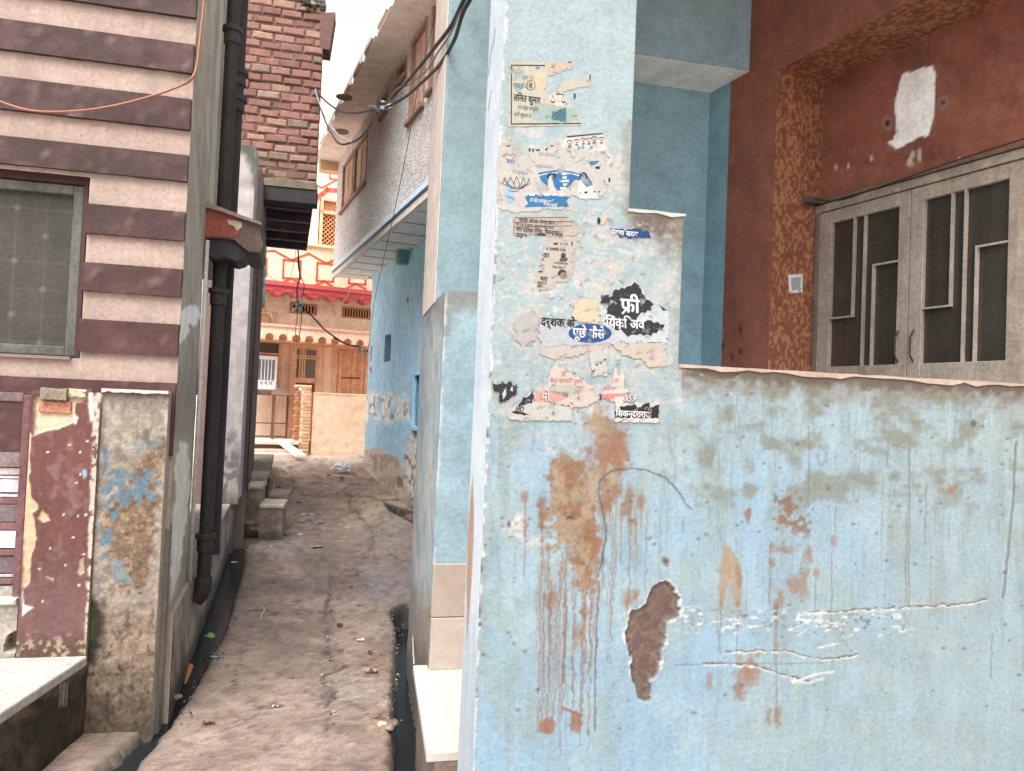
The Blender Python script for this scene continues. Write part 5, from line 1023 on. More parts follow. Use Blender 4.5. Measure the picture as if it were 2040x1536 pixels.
m = MB(); z = z0; k = 0
while z < zpt_ - .05:
    m.box(OH, uD_ - .19 + (k % 2) * .04, uD_ - .005, z, z + .058, -.17, .05 + rnd.uniform(.0, .012), lin(232, 184, 138) * rnd.uniform(.8, 1.05), .006)
    m.box(OH, uC + .0 + (k % 2) * .02, uC + .1, z, z + .05, -.17, .052 + rnd.uniform(.0, .012), lin(196, 128, 88) * rnd.uniform(.75, 1.1), .006); z += .068; k += 1
m.build('pier_brickwork', M['brick'], lwn_)
m = MB(); m.box(OH, oU(594, 777), oU(600, 777), oZ(597, 782, .06), oZ(597, 772, .06), .046, .062, lin(226, 226, 232)); m.build('switch_plate', M['plastic'], lwn_)
for i in range(6):
    x_ = 688 + i * 9; m = MB(); p = OH.pt(*OH.at(x_, 894 - i * 1.5, .1), .1); p[2] = hgt(p[1]); s_ = .07
    Fq = Fr(p, 25 + rnd.uniform(-20, 20)); m.box(Fq, -s_, s_ * .8, -.03, .09 + rnd.uniform(-.02, .03), -.05, .05, lin(190, 170, 140), .02); tag(m.build('kerb_stone', M['concrete'], smooth=False), 'rough stone lying in the row at the foot of the low cream wall', 'stone', 'stones at the foot of the low cream wall')
# ---- front steps and plank
st = thing('entrance_steps', 'broken pale stone steps with dark risers up to the orange house porch', 'steps', OH.pt(-.8, 0, .2))
uS0, uS1 = uL, oU(594, 880); g0_ = .42
m = MB(); m.box(OH, uS0, uS1, zpf - .06, zpf + .012, -.3, .16, lin(220, 200, 186), .012); m.build('top_step', M['concrete'], st)
m = MB(); m.box(OH, uS0, uS1 - .03, .2, zpf - .061, -.3, .1, lin(96, 78, 64)); m.build('riser', M['concrete'], st)
m = MB(); m.box(OH, uS0, uS1 + .05, .2, zpf - .14, .101, .42, lin(206, 170, 150), .014); m.build('lower_step', M['concrete'], st)
m = MB(); m.box(OH, uS0, uS1 - .1, .2, .475, .421, .7, lin(220, 200, 180), .012); m.build('bottom_step', M['concrete'], st)
m = MB(); a = OH.pt(oU(551, 876), zpf + .02, .14); b = OH.pt(oU(567, 876), zpf + .02, .14); c_ = OH.pt(oU(598, 905, .0) - .02, .47, .85); d = OH.pt(oU(577, 905, .0) - .02, .47, .85)
m.hexa([d, c_, b, a] + [q - np.array([0, 0, .05]) for q in (d, c_, b, a)], lin(246, 226, 200, .95)); tag(m.build('plank', M['concrete'], bevel=.006), 'pale stone slab propped as a ramp on the broken entrance steps', 'slab')
# ---- cooler on its stand
nC = -.55
co = thing('air_cooler', 'white air cooler with a dark grille on a metal stand, left of the glazed door', 'cooler', OH.pt(oU(530, 760, nC), 0, nC) + np.array([0, 0, oZ(530, 778, nC)]))
a, b, c_, d = oU(507, 745, nC), oU(553, 745, nC), oZ(530, 778, nC), oZ(530, 708, nC)
m = MB(); m.box(OH, a, b, c_, d, nC - .38, nC, lin(250, 250, 252), .03); m.build('body', M['gloss'], co, bevel=.015)
m = MB(); ga, gb, gc, gd = a + (b - a) * .14, b - (b - a) * .14, c_ + (d - c_) * .3, d - (d - c_) * .12; m.box(OH, ga, gb, gc, gd, nC - .01, nC + .004, lin(110, 108, 112)); gr = m.build('grille', M['plastic'], co)
for k in range(12): z = gc + (gd - gc) * (k + .5) / 12; m = MB(); m.box(OH, ga, gb, z - .006, z + .004, nC + .004, nC + .014, lin(160, 158, 160)); m.build('louvre', M['plastic'], gr)
for k in range(1, 5): u = ga + (gb - ga) * k / 5; m = MB(); m.box(OH, u - .008, u + .008, gc - .01, gd + .01, nC + .004, nC + .02, lin(236, 236, 238)); m.build('divider', M['plastic'], gr)
for k in range(3): u = a + (b - a) * (.3 + .2 * k); m = MB(); z = c_ + (d - c_) * .22; m.tube([OH.pt(u, z, nC), OH.pt(u, z, nC + .03)], .022, lin(150, 150, 156), 10); m.build('knob', M['plastic'], co)
tb = thing('metal_stand', 'rusty brown metal stand carrying the white cooler', 'stand', OH.pt(oU(530, 800, nC), zpf, nC))
zt3 = c_ - .07; ub_ = oU(586, 790, nC)
m = MB(); m.box(OH, a - .2, ub_, zt3 - .03, zt3, nC - .45, nC + .06, lin(120, 84, 66)); m.build('top', M['metal'], tb)
for u, n_ in ((oU(546, 800, nC), nC + .03), (oU(546, 800, nC) + .04, nC - .42), (a - .15, nC + .03), (ub_ - .06, nC - .42)):
    m = MB(); m.box(OH, u - .02, u + .02, zpf, zt3 - .03, n_ - .02, n_ + .02, lin(124, 76, 56)); m.build('leg', M['metal'], tb)
m = MB(); m.box(OH, a - .15, ub_ - .06, zpf + .02, zpf + .05, nC - .43, nC - .41, lin(110, 70, 54)); m.box(OH, a - .15, ub_ - .06, zpf + .3, zpf + .32, nC - .43, nC - .41, lin(110, 70, 54)); m.build('brace', M['metal'], tb)
m = MB(); m.box(OH, a + .1, b - .1, zt3, zt3 + .068, nC - .3, nC - .02, lin(120, 90, 76), .01); m.build('wood_block', M['wood'], tb)
# ---- monkey walking along the ledge
def monkey():
    zl = zst + .052; n_ = nS - .07; sc = (oU(545, 640, n_) - oU(512, 640, n_)) / 33.0
    def q(px, dz, dn=0): return OH.pt(oU(px, 640, n_), zl + dz * sc, n_ + dn)
    V = []; E_ = []; Rr = []
    def chain(pts, rs, start=None):
        prev = start
        for p, r in zip(pts, rs):
            V.append(p); Rr.append(r * sc); 
            if prev is not None: E_.append((prev, len(V) - 1))
            prev = len(V) - 1
        return prev
    chain([q(541, 20), q(534, 21.5), q(526, 20.5), q(518, 20)], [4.2, 4.8, 4.8, 4.2])      # pelvis..shoulder 0..3
    chain([q(513, 22), q(508.5, 23.5), q(505.5, 22.6)], [2.6, 3.6, 1.8], 3)
    for dn in (.05, -.05): chain([q(541.5, 14, dn), q(538 + 60 * dn, 8, dn), q(542 + 60 * dn, 3, dn), q(541 + 60 * dn, .9, dn), q(538 + 60 * dn, .8, dn)], [3, 2, 1.4, 1.2, .9], 0)
    for dn in (.045, -.045): chain([q(518, 14, dn), q(519 + 50 * dn, 8, dn), q(517 + 50 * dn, 2.5, dn), q(515 + 50 * dn, .8, dn)], [2.2, 1.6, 1.2, 1.0], 3)
    chain([q(545, 24), q(549, 26), q(552.5, 23), q(551, 18), q(552, 14)], [1.3, .9, .8, .7, .6], 0)
    me = bpy.data.meshes.new('small_monkey'); V_ = np.array(V); base = V_.mean(0); base[2] = zl
    me.from_pydata([tuple(v - base) for v in V_], E_, []); o = bpy.data.objects.new('small_monkey', me); COLL.objects.link(o); o.location = base; BASE[o.name] = base
    sk = o.modifiers.new('skin', 'SKIN'); o.modifiers.new('sub', 'SUBSURF').render_levels = 2
    for i, r in enumerate(Rr): me.skin_vertices[0].data[i].radius = (r, r)
    me.skin_vertices[0].data[0].use_root = True
    bpy.context.view_layer.update(); m2 = bpy.data.meshes.new_from_object(o.evaluated_get(bpy.context.evaluated_depsgraph_get())); o.modifiers.clear(); o.data = m2
    ca = m2.color_attributes.new('Col', 'FLOAT_COLOR', 'POINT'); co_ = lin(196, 156, 108); ca.data.foreach_set('color', [x for _ in m2.vertices for x in (*co_, 1.0)]); m2.materials.clear(); m2.materials.append(M['wood'])
    m2.polygons.foreach_set('use_smooth', [True] * len(m2.polygons)); tag(o, 'small tan monkey walking left on the ledge above the scalloped band', 'monkey')
    for dn in (.018, -.018):
        g = MB(); g.tube([q(506.3, 24.3, dn * 1.4), q(505.6, 24.3, dn * 1.4)], .45 * sc, lin(30, 20, 16), 8); g.build('eye', M['gloss'], o)
    for dn in (.04, -.04):
        g = MB(); g.tube([q(509, 24.6, dn), q(508.6, 24.6, dn * 1.2)], 1.1 * sc, lin(150, 104, 80), 8); g.build('ear', M['wood'], o)
monkey()
# ================================================================== POSTERS ON THE BLUE PILLAR
GP = 'torn posters on the blue pillar'
n0 = .0012; PN = {}; CNT = [0]; GAIN[0] = .66
INK = lin(44, 40, 42); BLU = lin(44, 118, 176); NAV = lin(34, 78, 150); WHT = lin(232, 230, 226); PNK = lin(222, 170, 160)
def FA(x, y): return FRONT.at(x, y, n0)
def poster(label, outline, col, jit=2.2, seg=8, up=0, name='torn_poster'):
    CNT[0] += 1; n = n0 + .00012 * CNT[0] + up; jit *= 1.7; seg = max(3, seg * .45); col = col * .85
    pts = ragged(FRONT, outline, jit, seg, n0); us = [p[0] for p in pts]; zs = [p[1] for p in pts]; m = MB()
    m.add([FRONT.pt(a_, b_, n - .0001) for a_, b_ in pts], [tuple(range(len(pts)))], col); o = m.build(name, M['paper']); tag(o, label, 'poster', GP); PN[o.name] = n; return o
def ink(o, name, fn, n=0, mat='ink'):
    m = MB(); fn(m, PN[o.name] + .0004 + n); 
    if m.v: return m.build(name, M[mat], o)
def pp_(m, pts, n, col, jit=0, seg=7): m.poly(FRONT, ragged(FRONT, pts, jit, seg, n0) if jit else [FA(*p) for p in pts], n - .0003, n, col)
def ln(m, pts, w, n, col): strip2(m, [FA(*p) for p in pts], w * .00143, n, col)
def strip2(mb, pts, w, n, col):
    for (a, b), (c_, d) in zip(pts, pts[1:]):
        L_ = math.hypot(c_ - a, d - b)
        if L_ < 1e-6: continue
        dx, dz = (c_ - a) / L_ * w / 2, (d - b) / L_ * w / 2
        mb.poly(FRONT, [(a - dx + dz, b - dz - dx), (c_ + dx + dz, d + dz - dx), (c_ + dx - dz, d + dz + dx), (a - dx - dz, b - dz + dx)], n - .0003, n, col)
def tx(m, body, x, y, hpx, n, col, wide=1.0, skew=0, bold=.012, rot=0):
    u, z = FA(x, y); text(m, FRONT, body, u, z, n, hpx * .00143 * 1.42, col, wide, skew, bold, rot)
def arc(cx, cy, rx, ry, a0, a1, k=12): return [(cx + rx * math.cos(math.radians(a0 + (a1 - a0) * i / k)), cy - ry * math.sin(math.radians(a0 + (a1 - a0) * i / k))) for i in range(k + 1)]
def lighter(o, *shapes):
    for pts, col, j in shapes: ink(o, 'paper_layer', lambda m, n: pp_(m, pts, n - .0002, col, j), -.0001, 'paper')
# A: framed notice
o = poster('torn framed notice with a pair of scales, highest poster on the pillar', [(1014, 122), (1060, 123), (1086, 124), (1098, 121), (1125, 124), (1140, 122), (1141, 136), (1120, 142), (1098, 150), (1090, 148), (1087, 160), (1088, 186), (1097, 190), (1110, 168), (1130, 160), (1160, 155), (1174, 147), (1178, 160), (1172, 172), (1140, 178), (1122, 182), (1128, 195), (1130, 206), (1146, 214), (1152, 225), (1148, 235), (1158, 250), (1020, 252), (1012, 250)], lin(206, 202, 184), 1.4)
lighter(o, ([(1086, 205), (1125, 214), (1146, 214), (1150, 240), (1120, 246), (1060, 240), (1058, 212)], lin(158, 178, 172), 2), ([(1100, 222), (1128, 214), (1128, 244), (1098, 238)], lin(92, 150, 182), 1.2), ([(1070, 138), (1090, 150), (1086, 175), (1072, 180), (1058, 160)], lin(214, 190, 160), 2), ([(1094, 190), (1122, 186), (1130, 205), (1118, 212), (1100, 210)], lin(214, 202, 188), 2), ([(1088, 126), (1138, 126), (1136, 136), (1098, 146), (1090, 140)], lin(200, 178, 158), 1.5))
def f(m, n):
    for l in ([(1085, 130.5), (1019, 130)], [(1019, 130), (1018.5, 247)], [(1018.5, 247), (1156, 246)]): ln(m, l, 2.3, n, lin(50, 52, 56))
    ln(m, arc(1057.5, 170, 8.5, 9.5, 0, 360, 20), 1.2, n, lin(90, 90, 88)); tx(m, '8', 1053.5, 175, 11, n, INK, .9)
    tx(m, 'वार्ड नं', 1023, 174, 10, n, BLU, .78); tx(m, 'लिलत कुमार', 1023, 200, 14, n, lin(34, 44, 56), .62, 0, .03); tx(m, 'पर मोहर लगाकर', 1031, 217, 8, n, lin(90, 106, 106), .62, .2); tx(m, 'भारी बहुमत से', 1023, 231, 8, n, lin(100, 116, 112), .6, .2); tx(m, 'से मेम्बर पद', 1027, 155, 8, n, lin(150, 150, 140), .75)
    tx(m, 'और', 1066, 138, 6, n, BLU, .8)
    ln(m, [(1108, 187.5), (1122, 188.5)], 2, n, lin(80, 64, 56)); ln(m, [(1112, 183), (1113, 188)], 1.6, n, INK)
    for cx in (1101.5, 1122.5):
        ln(m, [(cx, 190), (cx - 4, 202)], .8, n, lin(120, 84, 60)); ln(m, [(cx, 190), (cx + 4, 202)], .8, n, lin(120, 84, 60)); pp_(m, arc(cx, 202, 4.6, 3.4, 180, 360, 8), n, lin(110, 80, 62))
    for x, y, w_, h_ in ((1132, 123, 8, 2.4), (1174, 150, 2.6, 11), (1143, 187, 4, 9)): pp_(m, [(x, y), (x + w_, y - h_ * .2), (x + w_ * .8, y + h_), (x + w_ * .1, y + h_)], n, INK)
ink(o, 'printing', f)
# B: strip with heads
o = poster('small white strip of portrait heads under a thick black line', [(1112, 292), (1120, 285), (1130, 272), (1198, 263), (1200, 268), (1204, 292), (1208, 300), (1180, 306), (1150, 300), (1130, 296)], lin(224, 220, 216), 1.6)
def f(m, n):
    ln(m, [(1131, 272.5), (1199, 266)], 2.8, n, lin(52, 50, 54))
    for cx, cy, r in ((1135, 284, 5), (1149, 281, 4), (1162, 279, 4), (1173, 279, 5), (1184, 277, 6), (1198, 277, 4)):
        ln(m, arc(cx, cy, r, r * .8, 10, 170, 8), 1.5, n, lin(60, 54, 56)); pp_(m, arc(cx, cy + 3, r * .55, r * .5, 0, 360, 8)[:-1], n, lin(150, 128, 124)); pp_(m, [(cx - r * .8, cy + 7), (cx + r * .8, cy + 6), (cx + r * .6, cy + 9), (cx - r * .6, cy + 9)], n, lin(74, 70, 76))
    for x, y in ((1150, 292), (1158, 291), (1175, 291)): pp_(m, [(x, y), (x + 6, y - 1), (x + 6, y + 6), (x, y + 6)], n, lin(120, 150, 184))
ink(o, 'printing', f)
# C: lotus and blue arc
o = poster('large ragged poster with an outlined lotus flower and a bright blue arch', [(992, 295), (1010, 286), (1022, 296), (1026, 312), (1032, 324), (1048, 330), (1066, 324), (1056, 312), (1060, 300), (1090, 292), (1110, 284), (1128, 296), (1160, 300), (1196, 300), (1206, 318), (1212, 342), (1214, 365), (1206, 384), (1212, 396), (1160, 396), (1138, 388), (1134, 408), (1140, 420), (1100, 416), (1060, 422), (1030, 424), (996, 418), (990, 400), (992, 360), (988, 330)], lin(210, 204, 198), 3.2, 9)
lighter(o, ([(1072, 344), (1110, 338), (1140, 342), (1172, 352), (1180, 368), (1168, 374), (1158, 360), (1146, 358), (1136, 370), (1112, 380), (1104, 372), (1098, 350), (1092, 352), (1090, 372), (1078, 360)], BLU, 1.6), ([(1045, 392), (1056, 386), (1136, 392), (1128, 400), (1134, 412), (1044, 412), (1052, 406)], BLU, 1.6), ([(1004, 370), (1024, 372), (1026, 408), (1006, 408)], lin(160, 188, 210), 2.4), ([(1066, 360), (1090, 366), (1094, 380), (1070, 382)], lin(176, 176, 176), 2.6), ([(1156, 352), (1168, 352), (1180, 374), (1192, 394), (1156, 396), (1150, 380)], lin(222, 218, 212), 2), ([(1095, 352), (1100, 348), (1105, 360), (1104, 382), (1090, 382)], lin(214, 200, 186), 1.5), ([(1172, 322), (1194, 320), (1188, 328), (1178, 330)], lin(70, 120, 168), 1))
def f(m, n):
    ln(m, arc(1113, 396, 86, 52, 128, 62, 14), 2.2, n + .0002, WHT)
    for cx in (1099, 1162): ln(m, arc(cx, 354, 7, 9, 0, 180, 8), 3, n + .0002, lin(34, 40, 58))
    for y, x, w_ in ((345, 1119, 11), (352, 1120, 9), (359, 1114, 20), (366, 1121, 9), (373, 1115, 12)): pp_(m, [(x, y), (x + w_, y - 1), (x + w_ - 1, y + 4), (x + 1, y + 4)], n + .0002, lin(214, 222, 230), .8, 4)
    lc = lin(52, 50, 56); cx, cy = 1030, 366
    for dx, tipx, tipy, wd in ((0, 1029, 352, 6), (-9, 1017, 353, 5), (9, 1043, 354, 5), (-16, 1006, 354, 4), (17, 1053, 355, 4)):
        bx = cx + dx * .35; ln(m, [(bx, 376), (tipx - wd + dx * .1, 366), (tipx, tipy), (tipx + wd - dx * .1, 366), (bx + 2, 376)], 1.1, n, lc)
    ln(m, arc(1024, 378, 10, 3.4, 180, 360, 8), 1.1, n, lc); ln(m, [(1003, 355), (1010, 368), (1020, 376)], 1.1, n, lc)
    tx(m, 'नगर', 1008, 326, 10, n, BLU, .8, 0, .02); tx(m, 'जय जनता पा', 1020, 345, 8, n, lin(176, 176, 178), .62); tx(m, 'पर मोहर लगाकर पार्टी', 1054, 402, 8, n + .0003, WHT, .52, .3, .01); tx(m, 'िवजयी बनायें', 1082, 410, 7, n + .0003, WHT, .6, .3, .01)
    tx(m, 'श्री कुमार सब के साथ', 1066, 333, 6, n, lin(150, 158, 168), .55); tx(m, 'सहयोग चाहिए आपका', 1072, 309, 6, n, lin(170, 176, 184), .55)
    for x, y, w_ in ((1054, 388, 12), (1070, 388, 10), (1084, 388, 12), (1100, 388, 9), (1114, 388, 10)): pp_(m, [(x, y - 3), (x + w_, y - 3), (x + w_ - 1, y + 2), (x + 1, y + 2)], n + .0002, WHT, .8, 4)
    for x, y, w_, h_ in ((1053, 296, 4, 5), (1060, 297, 4, 6), (1067, 298, 9, 3), (1086, 296, 5, 4), (1096, 290, 7, 2), (1008, 290, 9, 2), (1155, 384, 2, 3), (1164, 382, 7, 4), (1182, 381, 4, 3), (1192, 381, 3, 3), (1186, 332, 10, 5), (1212, 355, 4, 8)): pp_(m, [(x, y), (x + w_, y - 1), (x + w_ * .8, y + h_), (x, y + h_ * .8)], n, lin(54, 50, 54))
ink(o, 'printing', f)
# D: beige notice
o = poster('beige notice with ruled lines of black text, just below the lotus poster', [(1022, 432), (1130, 430), (1142, 436), (1150, 446), (1160, 452), (1152, 464), (1140, 470), (1100, 474), (1076, 466), (1022, 470)], lin(200, 184, 174), 2)
def f(m, n):
    for l in ([(1026, 434), (1130, 433)], [(1024, 437), (1024, 466)], [(1026, 443), (1142, 441)], [(1026, 452.5), (1140, 450)]): ln(m, l, 1.1, n, lin(96, 76, 70))
    tx(m, 'सहयोग आपका, संघर्ष हमारा', 1034, 441.5, 8, n, lin(70, 56, 54), .62, 0, .02); tx(m, 'मेरा एक ही सपना, सुन्दर हो वार्ड अपना', 1028, 450, 6.6, n, lin(80, 66, 62), .58, 0, .015); tx(m, 'नगर पािलका पिरषद, िसकन्दराराऊ', 1028, 461, 9, n, lin(60, 48, 46), .6, 0, .025); tx(m, 'वार्ड नं.', 1028, 471, 8, n, lin(60, 48, 46), .7, 0, .02); tx(m, 'से मेम्बर', 1100, 471, 7, n, lin(80, 60, 56), .7)
    pp_(m, arc(1077, 470, 12, 5, 10, 170, 8), n, lin(44, 40, 42))
ink(o, 'printing', f)
# D2: column with two heads
o = poster('beige poster column with two small portrait heads, left of the pillar middle', [(1094, 474), (1148, 476), (1146, 520), (1140, 545), (1132, 562), (1110, 560), (1098, 576), (1076, 578), (1066, 560), (1066, 540), (1082, 520), (1080, 500), (1090, 490)], lin(204, 194, 184), 2.4)
def f(m, n):
    pp_(m, arc(1122, 509, 5, 5.5, 0, 360, 10)[:-1], n, lin(70, 60, 58)); pp_(m, [(1114, 520), (1117, 513), (1128, 513), (1132, 517), (1126, 522)], n, lin(96, 84, 80)); pp_(m, arc(1120, 546, 9, 9, 20, 200, 10), n, lin(58, 48, 46)); pp_(m, arc(1122, 549, 7, 7, 0, 360, 10)[:-1], n + .0002, lin(150, 132, 120))
    tx(m, 'यार', 1082, 513, 10, n, INK, .7, 0, .03); tx(m, 'कार', 1076, 559, 9, n, INK, .8, 0, .03); tx(m, 'अ. संघर्षशील, कर्मठ', 1088, 498, 6, n, INK, .6, 0, .02); tx(m, 'मा. श्री राकेश कुमार', 1104, 526, 5, n, INK, .55, 0, .01); tx(m, 'को हाथ, संख्या पर', 1100, 534, 5, n, INK, .55, 0, .01); tx(m, 'बहुमत से', 1071, 566, 6, n, INK, .65); tx(m, 'बनाये', 1070, 573, 6, n, INK, .65); tx(m, 'के', 1074, 581, 5, n, INK, .65)
    for x, y, w_, h_ in ((1102, 484, 10, 4), (1116, 486, 16, 2.4), (1138, 482, 3, 8), (1072, 540, 10, 3)): pp_(m, [(x, y), (x + w_, y - 1), (x + w_ * .8, y + h_), (x, y + h_ * .8)], n, lin(70, 58, 56))
ink(o, 'printing', f)
# D3 tiny cream corner with a head
o = poster('tiny cream paper corner with a black shape, left of the step in the pillar', [(1190, 446), (1200, 424), (1208, 418), (1207, 448)], lin(214, 204, 180), 1, 5)
ink(o, 'printing', lambda m, n: (pp_(m, arc(1193, 440, 3.4, 7, 0, 360, 8)[:-1], n, INK)))
# E blue snippet
o = poster('narrow dark blue poster scrap with white lettering, under the step of the pillar', [(1214, 456), (1278, 456), (1292, 462), (1296, 474), (1256, 473), (1236, 472)], NAV, 2, 6)
ink(o, 'printing', lambda m, n: tx(m, 'पर्णा सदन', 1216, 467, 11, n, WHT, .95, .1, .03))
# F starburst
sb_ = []
ctr = (1262, 622)
out_ = [(1200, 585), (1212, 584), (1214, 594), (1226, 578), (1250, 572), (1262, 564), (1272, 570), (1276, 580), (1292, 600), (1300, 606), (1296, 618), (1272, 626), (1268, 642), (1250, 640), (1210, 626), (1206, 612), (1196, 604)]
o = poster('shredded black starburst poster with large white lettering, right side of the pillar', [(1198, 640), (1196, 604), (1200, 588), (1226, 578), (1262, 562), (1278, 572), (1300, 606), (1330, 620), (1334, 650), (1328, 682), (1220, 684), (1212, 660)], lin(206, 214, 220), 3, 8, up=.0006)
def jag(pts, j=4):
    r_ = []
    for (x0, y0), (x1, y1) in zip(pts, pts[1:] + pts[:1]):
        L_ = math.hypot(x1 - x0, y1 - y0); k = max(1, int(L_ / 6))
        for i in range(k): t = i / k; s_ = (1 if i % 2 else -1) * j * .5; r_.append((x0 + (x1 - x0) * t - (y1 - y0) / L_ * s_, y0 + (y1 - y0) * t + (x1 - x0) / L_ * s_))
    return r_
def f(m, n):
    K = lin(50, 46, 50); pp_(m, jag(out_), n, K); pp_(m, jag([(1204, 628), (1250, 640), (1296, 640), (1322, 646), (1318, 656), (1296, 668), (1268, 666), (1252, 670), (1244, 662), (1222, 654), (1206, 640)]), n, K); pp_(m, jag([(1312, 606), (1318, 612), (1328, 618), (1320, 618)], 2), n, K)
    tx(m, 'फी', 1236, 621, 30, n + .0003, lin(226, 228, 232), .95, -.05, .03); ln(m, [(1252, 612), (1240, 624)], 4, n + .0003, lin(226, 228, 232))
    tx(m, 'ियकि अव', 1207, 651, 20, n + .0003, lin(222, 226, 232), .86, -.1, .03); tx(m, 'दे', 1228, 672, 16, n + .0003, lin(222, 222, 226), .9)
ink(o, 'lettering', f)
o = poster('blue oval with white lettering on pale paper, middle of the pillar', [(1076, 640), (1100, 634), (1136, 648), (1200, 646), (1224, 655), (1226, 682), (1196, 686), (1080, 690), (1070, 668)], lin(196, 202, 208), 2.6, up=.0012)
def f(m, n):
    pp_(m, arc(1175, 664, 43, 19, 0, 360, 28)[:-1], n, NAV); tx(m, 'पूछे कैसे', 1140, 671, 20, n + .0003, WHT, .8, 0, .022)
    tx(m, 'दर्शक के', 1076, 648, 17, n, INK, .86, .1, .04)
ink(o, 'lettering', f)
o = poster('cream brushed paper patch above the blue oval', [(1146, 600), (1160, 594), (1196, 598), (1202, 618), (1200, 640), (1180, 646), (1150, 642), (1138, 630)], lin(222, 206, 178), 2.4)
o = poster('pale grey paper tongue hanging below the blue oval', [(1172, 690), (1212, 684), (1210, 748), (1180, 750), (1176, 720)], lin(204, 204, 200), 2)
ink(o, 'printing', lambda m, n: [pp_(m, [(x, y), (x + 6, y - 2), (x + 5, y + 2), (x, y + 3)], n, lin(120, 100, 90), .5, 4) for x, y in ((1186, 726), (1194, 722), (1180, 738), (1202, 716))])
o = poster('rounded grey white paper remnant left of the blue oval', [(1024, 642), (1040, 628), (1068, 620), (1074, 640), (1072, 668), (1062, 684), (1044, 690), (1026, 676)], lin(192, 190, 186), 3)
o = poster('long pale pink strip of paper across the pillar under the blue oval', [(1072, 684), (1214, 684), (1216, 688), (1180, 700), (1130, 714), (1100, 716), (1074, 704)], lin(206, 196, 190), 2)
o = poster('pink tinged paper remnant right of the grey tongue', [(1214, 684), (1322, 684), (1330, 692), (1326, 730), (1290, 732), (1276, 716), (1240, 706)], lin(212, 196, 184), 3)
# G pink poster
o = poster('torn pink and cream poster with red lettering near the wall top', [(1096, 736), (1108, 722), (1116, 738), (1122, 726), (1130, 742), (1150, 748), (1168, 760), (1182, 774), (1188, 800), (1160, 812), (1110, 806), (1066, 806), (1064, 784), (1080, 776), (1092, 762)], lin(216, 202, 192), 2.4)
lighter(o, ([(1068, 780), (1090, 778), (1136, 784), (1130, 794), (1100, 804), (1066, 800)], lin(222, 150, 142), 2), ([(1096, 768), (1150, 766), (1164, 780), (1130, 792), (1092, 778)], lin(184, 180, 168), 2.4))
def f(m, n):
    tx(m, 'ड़ि', 1118, 748, 9, n, lin(206, 120, 104), .9); tx(m, 'बेस्ट क्वालिटी दुकान', 1096, 761, 8, n, lin(206, 120, 104), .78); tx(m, 'मो. .', 1077, 799, 18, n + .0003, lin(54, 46, 48), .82, 0, .05); tx(m, 'मो. .', 1077.5, 798.6, 18, n + .0005, lin(226, 214, 208), .82, 0, .012); tx(m, 'अपना', 1146, 775, 7, n, lin(214, 140, 124), .8)
ink(o, 'lettering', f)
o = poster('pointed white paper spikes with a red band left of the black footer', [(1196, 792), (1204, 776), (1218, 770), (1222, 748), (1226, 730), (1232, 752), (1240, 732), (1244, 770), (1258, 780), (1254, 792), (1222, 800)], lin(224, 212, 204), 1.6, 7)
lighter(o, ([(1198, 784), (1240, 784), (1256, 780), (1252, 790), (1210, 797), (1196, 794)], lin(222, 134, 126), 1.4))
def f(m, n): tx(m, 'एवं', 1222, 762, 8, n, lin(212, 120, 108), .8); tx(m, 'स्वागत', 1202, 777, 8, n, lin(212, 120, 108), .8); tx(m, '3', 1192, 797, 12, n, INK, .8, 0, .05)
ink(o, 'lettering', f)
# H black bits left
o = poster('ragged black scraps of paper at the left edge of the wall', [(980, 762), (992, 768), (1000, 760), (1010, 766), (1016, 758), (1024, 768), (1030, 762), (1028, 785), (1014, 794), (1000, 803), (992, 800), (996, 782), (984, 780)], lin(58, 52, 56), 1.6, 6)
ink(o, 'torn_gap', lambda m, n: [pp_(m, p, n, lin(190, 200, 202), .8, 5) for p in ([(1000, 784), (1008, 772), (1008, 786), (1002, 796)], [(1016, 778), (1020, 768), (1022, 780)])], 0, 'paper')
# I white with black swoosh
o = poster('white poster remnant with a black torn tip pointing left, lowest on the pillar', [(1010, 824), (1018, 812), (1036, 800), (1056, 780), (1064, 784), (1062, 800), (1100, 806), (1140, 812), (1138, 838), (1060, 838), (1014, 836)], lin(206, 204, 198), 2)
def f(m, n):
    pp_(m, jag([(1034, 806), (1042, 792), (1054, 790), (1060, 776), (1063, 790), (1060, 802), (1044, 806), (1032, 812)], 2), n, lin(46, 48, 62)); pp_(m, jag([(1018, 822), (1028, 818), (1042, 822), (1058, 826), (1044, 827), (1026, 823)], 1.5), n, INK); tx(m, 'HD', 1026, 819, 10, n, INK, .8, .2, .04)
ink(o, 'printing', f)
# J footer
o = poster('black footer strip with white lettering and a white bottom edge', [(1224, 792), (1248, 788), (1250, 800), (1260, 812), (1268, 800), (1290, 806), (1312, 800), (1313, 842), (1222, 840), (1228, 826)], lin(222, 218, 212), 1.6, 7)
def f(m, n):
    pp_(m, jag([(1236, 810), (1264, 806), (1270, 813), (1282, 806), (1292, 802), (1294, 812), (1312, 806), (1312, 833), (1226, 832), (1224, 820)], 2), n, lin(44, 34, 36)); tx(m, 'िसकन्दराराऊ', 1226, 829, 13, n + .0003, WHT, .86, 0, .03); tx(m, '359', 1240, 799, 14, n + .0003, lin(120, 60, 58), .9, .1, .05); tx(m, '359', 1240.6, 798.8, 14, n + .0005, lin(228, 218, 212), .9, .1, .015)
ink(o, 'lettering', f)
